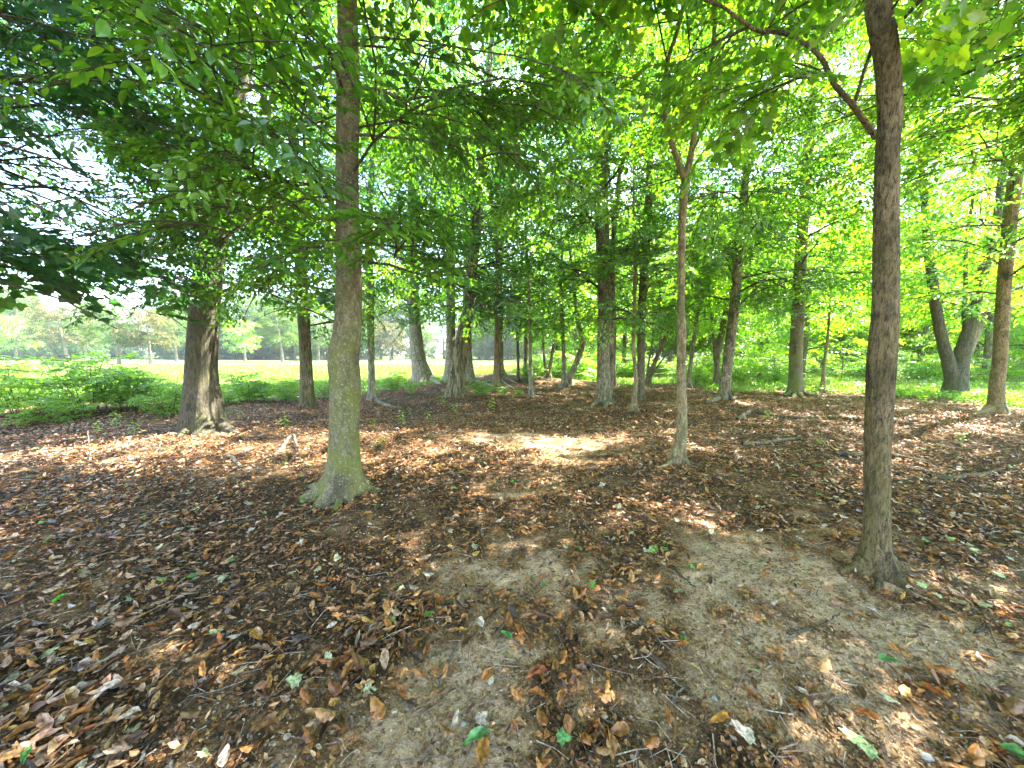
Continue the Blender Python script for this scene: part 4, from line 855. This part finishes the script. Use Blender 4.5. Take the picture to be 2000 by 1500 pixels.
u = rn.uniform(-1.7, 1.7, N); y = 6.5 + 20 * rn.random(N) ** 1.4; x = u * y; g = grassy(x, y)
pr = sst(-.06, .10, g) * sst(1.1, .3, g) * sst(.42, .62, fbm(x * .6, y * .6, s=71)); k = rn.random(N) < pr * np.where(x > 0, 1.1, .45); x, y = x[k], y[k]
scatter(wv, wf, x, y, rn.uniform(.10, .30, len(x)), 'ground_cover', WEED, 'low leafy weeds where the litter meets the grass')

# thin wire fence before the wood
fr = empty('wire_fence', (*ground(1500, 752)[:2], 0)); tag(fr, 'thin wire fence on slender posts in sunlit undergrowth before the wood', 'fence'); FO = np.array(fr.location)
FEN = plain('fence_post_rust', (.12, .08, .05)); WIR = plain('fence_wire', (.22, .21, .19), .5)
fpts = []
for px in (1240, 1358, 1510, 1643, 1745, 1845, 1990):
    p = at(px, 745, 18.5); p[2] = float(gh(p[0], p[1])); fpts.append(p)
    V, F_ = tube([p + [0, 0, -.2], p + [.01, 0, .6], p + [.02, .01, 1.25]], [.022, .02, .018], 6); mk('post', V - FO, [(F_, 0)], FEN, fr, smooth=True)
for h in (.25, .5, .75, 1.0, 1.2):
    c = []
    for a, b in zip(fpts[:-1], fpts[1:]):
        for t in np.linspace(0, 1, 6)[:-1]: c.append(a * (1 - t) + b * t + [0, 0, h - .05 * math.sin(PI * t)])
    V, F_ = tube(c, [.005] * len(c), 4); mk('wire', V - FO, [(F_, 0)], WIR, fr)
#PART3
# ------------------------------------------------------------------ fallen leaves
def litter_leaf(seed, kind='long', fine=False):
    """a curled dry leaf, unit length, lying along x"""
    r = random.Random(seed); nu = 9 if fine else 5; nv = 5 if fine else 3
    curl, bend, tw = r.uniform(.2, 1.9), r.uniform(-.2, 1.0), r.uniform(-.7, .7); wd = r.uniform(.17, .29); crease = r.uniform(-.1, .7)
    V = []
    for i in range(nu):
        t = i / (nu - 1); ww = wd * math.sin(PI * min(1, t * 1.02 + .0) ** .8) ** .75 if 0 < t < 1 else 0.004
        ww *= 1 + (.12 * math.sin(i * 4.1 + seed) if fine else 0)
        for j in range(nv):
            s = j / (nv - 1) * 2 - 1; a = s * curl; k = 1 / max(curl, .3)
            yy = math.sin(a) * k * ww; zz = (1 - math.cos(a)) * k * ww
            zz += crease * abs(s) * ww + (.05 * math.sin(5.1 * i + 2.3 * j + seed) if fine else .03 * math.sin(4.1 * i + 3 * j + seed))
            q = tw * (t - .5); yy, zz = yy * math.cos(q) - zz * math.sin(q), yy * math.sin(q) + zz * math.cos(q)
            b = bend * (t - .5); V.append([math.sin(b) / max(abs(bend), .05) * (1 if bend >= 0 else -1) if abs(bend) > .05 else t - .5, yy, zz + (1 - math.cos(b)) * .5])
    F_ = [[i * nv + j, (i + 1) * nv + j, (i + 1) * nv + j + 1, i * nv + j + 1] for i in range(nu - 1) for j in range(nv - 1)]
    return np.array(V), np.array(F_)
def litter_maple(seed, fine=True):
    r = random.Random(seed); V = LMV.copy() - [.45, 0, 0]; c = r.uniform(-.3, .6)
    V[:, 2] = c * (V[:, 1] ** 2) * .6 + r.uniform(-.2, .4) * V[:, 0] ** 2 + np.array([r.uniform(-.04, .05) for _ in V])
    return V, LMF
LP = [litter_leaf(k) for k in range(12)]; LPF = [litter_leaf(k + 50, fine=True) for k in range(14)]; MP = [litter_maple(k) for k in range(5)]
PAL = np.array([(.32, .125, .030), (.38, .185, .055), (.22, .090, .030), (.42, .25, .11), (.11, .055, .026), (.065, .038, .022), (.46, .31, .19), (.36, .155, .040), (.48, .28, .06), (.54, .45, .36), (.24, .13, .05), (.42, .23, .08)])
PW = np.array([.15, .14, .12, .10, .12, .12, .06, .10, .02, .04, .08, .07]); PW = PW / PW.sum()
LM = litter_mat('dry_leaf', False); LMO = litter_mat('dry_leaf_single', True)
def dens(x, y):                        # leaves per square metre
    b = bare(x, y); n = fbm(x * 1.7, y * 1.7, s=91, o=4); g = grassy(x, y)
    drift = np.exp(-((x - .55) / .20) ** 2) * sst(2.6, 2.2, y) * sst(1.3, 1.6, y)
    base = 760 * (sst(.30, .62, n) * .9 + .22) * (1 - .90 * b) + 900 * drift * sst(.4, .55, n)
    near_beech = np.exp(-((x + 1.1) ** 2 + (y - 3.2) ** 2) / .35)
    return base * (1 - .75 * near_beech) * sst(.06, -.04, g)
N = 520000
# sample mostly by what the picture sees: uniform in area over rings
yy = 0.9 + 16 * rn.random(N) ** 1.35; xx = rn.uniform(-1.75, 1.75, N) * (yy + .6)
pdf = 1 / ((16 / 1.35) * 0 + 1)                                     # density of the sampler below
fy = (1 / 1.35) * ((yy - .9) / 16).clip(1e-4) ** (1 / 1.35 - 1) / 16; samp = N * fy / (3.5 * (yy + .6))
want = dens(xx, yy) * sst(20, 5, yy).clip(.35, 1)
k = rn.random(N) < want / samp; xx, yy = xx[k], yy[k]
n = len(xx); print('litter leaves', n)
zz = gh(xx, yy) + rn.uniform(.002, .022, n)
size = rn.uniform(.035, .078, n) * rn.choice([.35, .6, .85, 1.0, 1.25], n, p=[.18, .25, .22, .27, .08]) * (1 + .22 * sst(2.5, 1.4, yy))
colr = PAL[rn.choice(len(PAL), n, p=PW)] * rn.uniform(.7, 1.2, (n, 1))
left = sst(-.2, -1.2, xx / yy)                                      # sky glints on leaves to the left, put into their colour
colr = colr * (1 - .25 * left[:, None] * (rn.random((n, 1)) < .3)) + (np.array([.16, .16, .17]) * left[:, None]) * (rn.random((n, 1)) < .3)
ismap = rn.random(n) < .025
mc = np.array([(.42, .43, .26), (.32, .33, .19), (.22, .34, .09), (.09, .22, .04), (.46, .40, .32), (.26, .18, .13)])
colr[ismap] = mc[rn.choice(6, ismap.sum(), p=[.28, .18, .12, .12, .16, .14])]
size[ismap] = rn.uniform(.035, .065, ismap.sum())
az = rn.uniform(0, 6.28, n); ti = rn.normal(0, .27, n).clip(-1.1, 1.1); tr_ = rn.normal(0, .30, n).clip(-1.1, 1.1)
flip = rn.random(n) < .45
MAT = eul(az, ti, tr_ + np.where(flip, PI, 0)) * size[:, None, None]
zz = zz + np.where(flip, size * .22, 0) + np.abs(ti) * size * .3
px, py, dep = proj(np.stack([xx, yy, zz], 1))
show = (px > 10) & (px < 1990) & (py < 1490) & (py > 900)
score = np.where(show, size / np.hypot(xx, yy), 0); top = np.argsort(-score)[:285]; single = np.zeros(n, bool); single[top] = True
def batch(sel, protos, name):
    Vs, Fs, Cs, o = [], [], [], 0
    wh = rn.integers(0, len(protos), n)
    for q, (V0, F0) in enumerate(protos):
        s = np.where(sel & (wh == q))[0]
        if not len(s): continue
        W = np.einsum('nij,vj->nvi', MAT[s], V0) + np.stack([xx[s], yy[s], zz[s]], 1)[:, None]; Vs.append(W.reshape(-1, 3))
        Fs.append((F0[None] + (np.arange(len(s)) * len(V0))[:, None, None]).reshape(-1, F0.shape[1]) + o); o += len(s) * len(V0)
        Cs.append(np.repeat(colr[s], len(V0), 0))
    return np.vstack(Vs), np.vstack(Fs), np.vstack(Cs)
A = batch(~single & ~ismap, LP, 'a'); Bm = batch(~single & ismap, MP, 'b')
o = mk('leaf_litter', np.vstack([A[0], Bm[0]]), [(A[1], 0), (Bm[1] + len(A[0]), 0)], LM, smooth=True, colr=np.vstack([A[2], Bm[2]])); o['kind'] = 'stuff'; o['label'] = 'litter of fallen brown leaves covering the forest floor'
LPM = [mk('fallen_leaf', V0, [(F0, 0)], LMO, smooth=True, link=False) for V0, F0 in LPF]; MPM = [mk('fallen_leaf', V0, [(F0, 0)], LMO, smooth=True, link=False) for V0, F0 in MP]
from mathutils import Matrix
def tone(c):
    r, g, b = c
    if g > r * 1.3: return 'bright green'
    if g > r * 1.02: return 'pale grey-green'
    if r > .40 and b > .2: return 'pale'
    if r < .13: return 'dark brown'
    if b < r * .22 and r > .38: return 'yellow-orange'
    return 'rusty orange' if r > .24 else 'reddish brown'
_zc = [(200, 'at far left'), (400, 'left below the oak'), (580, 'left of the beech roots'), (760, 'below the mossy beech'), (930, 'by the central bare patch'), (1120, 'left of the leaf drift'), (1300, 'in the leaf drift'), (1480, 'below the forked sapling'), (1640, 'left of the ridged trunk'), (1800, 'below the ridged trunk'), (9999, 'at far right')]
_zr = [(1430, 'at the bottom edge'), (1350, 'above the bottom edge'), (1260, 'low in the foreground'), (1170, 'in the lower foreground'), (0, 'higher in the foreground')]
def zone(px, py):
    return next(n for a, n in _zr if py >= a) + ', ' + next(n for a, n in _zc if px < a)
def put_leaf(me, P, M, c, lab, grp):
    o = bpy.data.objects.new('fallen_leaf', me); COL.objects.link(o); m = Matrix(M.tolist()).to_4x4(); m.translation = Vector(P); o.matrix_world = m; o.color = (*c, 1)
    tag(o, lab, 'leaf', grp)
tops = {}
for i in top: tops.setdefault(f"{tone(colr[i])} {'lobed' if ismap[i] else 'curled'} leaf {zone(px[i], py[i])}", []).append(i)
for lab0, ii in tops.items():
    for q, i in enumerate(sorted(ii, key=lambda a: px[a])):
        me = (MPM if ismap[i] else LPM)[i % (5 if ismap[i] else 14)]
        put_leaf(me, (xx[i], yy[i], zz[i]), MAT[i], colr[i], lab0 + (f', {ordn[min(q, 24)]} from left' if len(ii) > 1 else ''), 'fallen leaves of the near foreground')
for j, (lx, ly, s, c, kind, lab) in enumerate([
        (117, 1178, .10, (.12, .40, .03), 0, 'vivid green oval leaf on dark litter at far left'), (205, 1198, .12, (.50, .46, .36), 0, 'large pale beige leaf right of the vivid green one'), (420, 1245, .11, (.33, .41, .20), 1, 'pale green lobed leaf at left low in the foreground'),
        (575, 1340, .11, (.38, .45, .26), 1, 'broad pale green leaf on brown litter, left of bottom centre'), (988, 1252, .085, (.07, .30, .06), 0, 'deep green ribbed leaf at the centre of the bare earth'), (930, 1455, .16, (.12, .30, .10), 0, 'large toothed green leaf near the bottom edge at centre'),
        (944, 1476, .13, (.42, .20, .05), 0, 'orange brown leaf tucked below the large toothed green leaf'), (1048, 1330, .15, (.30, .11, .045), 0, 'big rust coloured split leaf lying alone on tan earth'), (1100, 1453, .10, (.14, .34, .12), 1, 'green two-lobed leaf near the bottom edge'),
        (1405, 1420, .12, (.52, .28, .04), 0, 'bright golden orange leaf near the bottom right of centre'), (1455, 1450, .12, (.50, .46, .38), 1, 'pale maple leaf near the bottom edge at right'), (1735, 1300, .11, (.06, .20, .05), 0, 'dark green leaf on pale earth below the front ridged trunk'),
        (1780, 1268, .11, (.48, .38, .20), 0, 'buff leaf standing beside the dark green one'), (1950, 1130, .10, (.34, .48, .24), 1, 'mint green maple leaf at the far right'), (1800, 1150, .09, (.28, .42, .18), 1, 'mint green leaf right of the front ridged trunk foot'),
        (1665, 1455, .12, (.33, .45, .22), 1, 'grey green leaf at the lower right'), (1690, 1475, .12, (.29, .41, .18), 1, 'second grey green leaf in the leaf pile at the lower right'), (55, 1490, .10, (.12, .32, .10), 0, 'green leaf at the bottom left corner'), (1985, 1490, .11, (.08, .26, .05), 0, 'green leaf at the bottom right corner'), (1735, 1375, .10, (.44, .45, .30), 1, 'silvery maple leaf on the pale earth at lower right'), (1360, 1320, .10, (.36, .28, .13), 0, 'tan leaf right of the dark leaf drift')]):
    g_ = ground(lx, ly); M = np.array(rotm(rg.uniform(-.25, .25), rg.uniform(-.3, .1), rg.uniform(0, 6.28))) * s * (.62 if kind else .8)
    put_leaf((MPM if kind else LPM)[j % 5], (g_[0], g_[1], g_[2] + .03), M, c, lab, None)
# ------------------------------------------------------------------ sticks, roots across the ground, stones
def stick(name, label, cat, pts, r0, r1, bark=BK_DEAD, group=None, lift=.6, twigs=0, seed=0, K=7):
    rng = random.Random(seed + 5); B = ground(*pts[0][:2])
    P = np.array([[q[0], q[1], q[2] + r0 * lift + (pts[i][2] if len(pts[i]) > 2 else 0)] for i, q in enumerate([ground(*p[:2]) for p in pts])])
    m = max(12, 7 * len(P)); c = crom(P, m); c[:, :2] += np.array([[rng.uniform(-.006, .006), rng.uniform(-.006, .006)] for _ in range(m)]); R = np.linspace(r0, r1, m)
    V, F_ = tube(c, R, K, trunk_disp(rng, 0, 3, .2, .12, (2.5, 4), 6)); root = empty(name, B); tag(root, label, cat, group); mk('main_stem', V - B, [(F_, 0)], bark, root, smooth=True)
    for i in range(twigs):
        k = int(m * rng.uniform(.2, .85)); a = rng.uniform(0, 6.28); q = limb(c[k], a, rng.uniform(-.05, .4), rng.uniform(.1, .35), rng, .5, 5)
        q[:, 2] = np.maximum(q[:, 2], gh(q[:, 0], q[:, 1]) + .004); V, F_ = tube(q, np.linspace(r1 * .8 + .001, .0015, len(q)), 5); mk('side_twig', V - B, [(F_, 0)], bark, root, smooth=True)
    return root
stick('surface_root', 'long grey root snaking over litter at right, farther of two', 'root', [(1440, 822), (1465, 806), (1500, 812), (1560, 818), (1620, 817), (1680, 822)], .045, .025, BK_GREY, lift=.6, seed=1)
stick('surface_root', 'short root lying just above the left end of the long farther root', 'root', [(1420, 800), (1450, 804), (1475, 800)], .036, .018, BK_GREY, lift=.6, seed=2)
stick('surface_root', 'nearer long dark root crossing litter left of the front ridged trunk', 'root', [(1450, 870), (1490, 868), (1530, 861), (1560, 860), (1590, 868), (1620, 876)], .036, .018, BK_GREY, lift=.6, seed=3)
stick('surface_root', 'dark root stub half buried just left of the front ridged trunk', 'root', [(1635, 888), (1660, 892), (1690, 893)], .035, .018, BK_PALE, lift=.8, seed=4)
stick('surface_root', 'gnarled root with pale knob at the far right', 'root', [(1815, 932), (1850, 936), (1890, 932), (1925, 928), (1955, 918)], .034, .022, BK_GREY, lift=.5, seed=5, twigs=2)
stick('surface_root', 'dark root continuing behind the front ridged trunk to the right', 'root', [(1745, 893), (1780, 900), (1820, 905)], .035, .018, BK_PALE, lift=.8, seed=6)
stick('surface_root', 'arched root behind the mossy beech at left', 'root', [(525, 894), (545, 884), (565, 868, .10), (575, 866, .12), (585, 880), (630, 888)], .030, .014, BK_DEAD, lift=.4, seed=7)
stick('broken_log', 'short lilac-grey broken bark log left of the mossy beech', 'log', [(440, 893), (452, 893), (462, 904), (474, 915)], .028, .024, BK_DEAD, lift=.1, seed=8, K=10)
stick('broken_log', 'small grey broken log piece right of the lilac-grey one', 'log', [(490, 908), (505, 916), (520, 914)], .018, .012, BK_DEAD, lift=.2, seed=9, K=10)
for i, (pts, r, lab) in enumerate([
        ([(175, 905), (176, 890, .06), (174, 868, .22)], .014, 'short stick standing upright on litter at left'), ([(120, 940), (160, 918), (200, 905), (250, 890)], .012, 'long curved stick on litter left of the short upright stick'),
        ([(590, 1005), (625, 990), (660, 985)], .009, 'thin curved stick just below the beech toes'), ([(650, 1012), (690, 1008)], .010, 'pale thin stick below the mossy beech'), ([(855, 1345), (880, 1290), (895, 1250)], .006, 'thin dark twig bent upward on tan earth at bottom centre'),
        ([(1010, 1063), (1030, 1082)], .007, 'short grey twig above the central bare patch'), ([(1290, 1090), (1330, 1125), (1358, 1150)], .007, 'straight thin twig right of centre'), ([(1230, 1215), (1260, 1222), (1295, 1228)], .012, 'flat grey wood splinter beside the leaf drift'),
        ([(1310, 1375), (1335, 1345), (1360, 1370)], .007, 'forked grey twig at the bottom of the leaf drift'), ([(1905, 1238), (1935, 1215), (1990, 1205)], .007, 'forked pale twig at the far right'), ([(1190, 1170), (1180, 1125), (1170, 1110)], .005, 'dark bent twig in the leaf drift'),
        ([(0, 1170), (60, 1155), (110, 1142)], .007, 'long pale twig at the left edge'), ([(350, 1145), (400, 1130), (450, 1140)], .006, 'thin twig among rusty leaves at left'), ([(400, 1120), (360, 1110), (310, 1128)], .006, 'thin bare twig at left below the beech'),
        ([(1720, 1130), (1735, 1120, .03), (1755, 1128)], .006, 'pale curved rootlet at the front ridged trunk foot'), ([(1620, 1085), (1650, 1110)], .005, 'little straw twig left of the front ridged trunk'), ([(300, 890), (315, 870, .05), (300, 860, .1)], .010, 'bent stick on the sun patch at left'),
        ([(860, 950), (930, 930), (990, 925)], .006, 'long thin twig on litter right of the mossy beech'), ([(1540, 1240), (1600, 1225), (1640, 1200)], .008, 'pale dry stick on bleached earth at right'), ([(640, 1180), (600, 1190), (560, 1205)], .005, 'slim dark twig below left of centre')]):
    stick('fallen_twig', lab, 'twig', pts, r, r * .4, BK_DEAD if i % 3 else BK_TWIG, 'twigs lying on the forest floor', .8, 1 + i % 2, seed=20 + i, K=6)
import bmesh
STM = [plain('stone_tan', (.42, .34, .23), .8, .25, 9), plain('stone_grey', (.34, .32, .30), .8, .25, 9), plain('clod_brown', (.12, .085, .05), .95, .35, 14)]
def stone_mesh(seed, m):
    bm = bmesh.new(); bmesh.ops.create_icosphere(bm, subdivisions=3, radius=1); V = np.array([v.co for v in bm.verts]); d = .65 + .7 * fbm(V[:, 0] * 1.3 + 9, V[:, 1] * 1.3 + 9, V[:, 2] * 1.3 + 9, s=seed, o=3); V = V * d[:, None] * [1, .8, .55]
    F_ = np.array([[v.index for v in f.verts] for f in bm.faces]); bm.free(); return mk('stone', V, [(F_, 0)], m, smooth=True, link=False)
SM = [[stone_mesh(s + 10 * j, STM[j]) for s in range(3)] for j in range(3)]
for i, (sx_, sy_, r, m, lab) in enumerate([
        (1510, 1180, .016, 0, 'small tan stone on bleached earth left of the ridged trunk'), (1705, 1190, .018, 1, 'grey stone below the front ridged trunk'), (1020, 1205, .012, 0, 'round tan pebble right of centre on bare earth'), (770, 1390, .016, 0, 'flat tan pebble on the lower bare patch'),
        (960, 1330, .020, 0, 'pale round pebble at the centre of the lower bare patch'), (1015, 1412, .013, 0, 'white round pebble on the lower bare patch'), (905, 1415, .012, 1, 'grey pebble above the big green leaf'), (1235, 1480, .012, 0, 'tan pebble at the bottom edge right of centre'),
        (1525, 800, .05, 0, 'pale stone behind the long farther root at right'), (1520, 858, .035, 0, 'pale stone beside the nearer long root'), (1395, 1365, .014, 1, 'grey pebble at the drift edge'), (1810, 1480, .02, 1, 'grey stone at the lower right edge'),
        (190, 1425, .030, 2, 'mossy brown clod of earth at the lower left'), (230, 1470, .032, 2, 'dark clod of earth at the bottom left'), (120, 1440, .026, 2, 'cracked clod left of the mossy one'), (775, 838, .05, 1, 'grey stone in the hollow right of the beech'),
        (1040, 1170, .014, 1, 'pinkish pebble by the little pink patch'), (1180, 1400, .013, 0, 'small buff pebble below the drift'), (560, 1440, .014, 0, 'tan pebble on litter at the lower left of centre'), (1440, 1255, .013, 0, 'cream pebble on the bleached earth'), (1760, 1225, .012, 0, 'cream pebble right of the ridged trunk foot')]):
    g_ = ground(sx_, sy_); o = bpy.data.objects.new('stone' if m < 2 else 'earth_clod', SM[m][i % 3]); COL.objects.link(o); o.location = (g_[0], g_[1], g_[2] + r * .15); o.scale = (r,) * 3; o.rotation_euler = (0, 0, i * 1.1); tag(o, lab, 'stone' if m < 2 else 'clod', 'stones and clods on the forest floor')
# crumbs of broken leaf and bits of twig between the leaves
N = 150000; yy = .9 + 11 * rn.random(N) ** 1.5; xx = rn.uniform(-1.7, 1.7, N) * (yy + .5); g_ = grassy(xx, yy); k = (g_ < 0) & (rn.random(N) < .35 + .65 * fbm(xx * 3, yy * 3, s=95)); xx, yy = xx[k], yy[k]; n = len(xx)
CV = np.array([[-.5, -.1, 0], [-.1, -.3, .08], [.4, -.2, .02], [.5, .15, .1], [0, .3, .02], [-.4, .2, .12]]); CF = np.array([[0, 1, 4, 5], [1, 2, 3, 4]])
MAT = eul(rn.uniform(0, 6, n), rn.normal(0, .4, n), rn.normal(0, .4, n)) * (rn.uniform(.008, .030, n) * (1 + yy * .04))[:, None, None]
W = np.einsum('nij,vj->nvi', MAT, CV) + np.stack([xx, yy, gh(xx, yy) + .003], 1)[:, None]
bb = bare(xx, yy)[:, None]; cc = PAL[rn.choice(len(PAL), n, p=PW)] * rn.uniform(.4, 1.15, (n, 1)) * (1 - .5 * bb) + np.array([.26, .19, .10]) * .6 * bb
o = mk('leaf_crumbs', W.reshape(-1, 3), [((CF[None] + (np.arange(n) * 6)[:, None, None]).reshape(-1, 4), 0)], LM, colr=np.repeat(cc, 6, 0)); o['kind'] = 'stuff'; o['label'] = 'crumbs of broken leaves between the fallen leaves'
N = 4200; yy = 1.0 + 9 * rn.random(N) ** 1.3; xx = rn.uniform(-1.6, 1.6, N) * (yy + .4); L_ = rn.uniform(.04, .20, N) * (1 + .05 * yy); a = rn.uniform(0, 6.28, N); b = a + rn.normal(0, .5, N); rr = rn.uniform(.0010, .0028, N) * (1 + .08 * yy)
P0 = np.stack([xx, yy, 0 * xx], 1); P1 = P0 + np.stack([np.cos(a), np.sin(a), 0 * a], 1) * (L_ / 2)[:, None]; P2 = P1 + np.stack([np.cos(b), np.sin(b), 0 * b], 1) * (L_ / 2)[:, None]
VV = []
for P_, q in ((P0, 1), (P1, .85), (P2, .4)):
    P_[:, 2] = gh(P_[:, 0], P_[:, 1]) + rn.uniform(.003, .022, N)
    s_ = np.stack([-np.sin(a), np.cos(a), 0 * a], 1) * (rr * q)[:, None]; u_ = np.array([0, 0, 1.0]) * (rr * q)[:, None] * 1.4
    VV += [P_ - s_, P_ + s_, P_ + u_]
W = np.stack(VV, 1); TF_ = np.array([[i + j, i + (j + 1) % 3, i + 3 + (j + 1) % 3, i + 3 + j] for i in (0, 3) for j in range(3)])
tc_ = np.array([(.10, .07, .05), (.22, .17, .12), (.36, .30, .23), (.16, .10, .06)])[rn.integers(0, 4, N)]
o = mk('twig_litter', W.reshape(-1, 3), [((TF_[None] + (np.arange(N) * 9)[:, None, None]).reshape(-1, 4), 0)], LM, colr=np.repeat(tc_, 9, 0)); o['kind'] = 'stuff'; o['label'] = 'bits of fine twig strewn through the litter'
# gravel: uncountable small pebbles on the bare earth
N = 130000; yy = .9 + 6 * rn.random(N) ** 1.3; xx = rn.uniform(-1.6, 1.6, N) * (yy + .5); k = rn.random(N) < bare(xx, yy) * .8 * (yy < 5) + .05; xx, yy = xx[k], yy[k]; n = len(xx)
OC = np.array([[1, 0, 0], [-1, 0, 0], [0, .8, 0], [0, -.8, 0], [0, 0, .6], [0, 0, -.5]]); OF = np.array([[0, 2, 4], [2, 1, 4], [1, 3, 4], [3, 0, 4], [2, 0, 5], [1, 2, 5], [3, 1, 5], [0, 3, 5]])
MAT = eul(rn.uniform(0, 6, n), rn.uniform(-.6, .6, n), rn.uniform(-.6, .6, n)) * (rn.choice([.0018, .003, .0045, .0075], n, p=[.4, .33, .2, .07]) * (1 + yy * .12))[:, None, None]
W = np.einsum('nij,vj->nvi', MAT, OC) + np.stack([xx, yy, gh(xx, yy) + .001], 1)[:, None]
cg = np.array([(.42, .31, .16), (.50, .43, .32), (.30, .20, .10), (.22, .16, .10), (.58, .50, .36)])[rn.integers(0, 5, n)]
o = mk('gravel', W.reshape(-1, 3), [((OF[None] + (np.arange(n) * 6)[:, None, None]).reshape(-1, 3), 0)], LM, colr=np.repeat(cg, 6, 0), smooth=True); o['kind'] = 'stuff'; o['label'] = 'fine gravel scattered on the bare earth'

# ------------------------------------------------------------------ the air
HAZE = True
if HAZE:
    x0, x1, y0, y1, z0, z1 = -440, 440, -80, 440, -2.5, 32
    V = np.array([[x, y, z] for x in (x0, x1) for y in (y0, y1) for z in (z0, z1)]); Fh = np.array([[0, 1, 3, 2], [4, 6, 7, 5], [0, 4, 5, 1], [2, 3, 7, 6], [0, 2, 6, 4], [1, 5, 7, 3]])
    m, nn, L, out = new_mat('haze_air'); v = nn.new('ShaderNodeVolumePrincipled'); v.inputs['Density'].default_value = .0005; v.inputs['Color'].default_value = (.82, .92, 1.0, 1); v.inputs['Anisotropy'].default_value = .3
    L.new(v.outputs[0], out.inputs['Volume']); o = mk('haze', V, [(Fh, 0)], m); o['kind'] = 'stuff'; o['label'] = 'pale summer haze in the air'
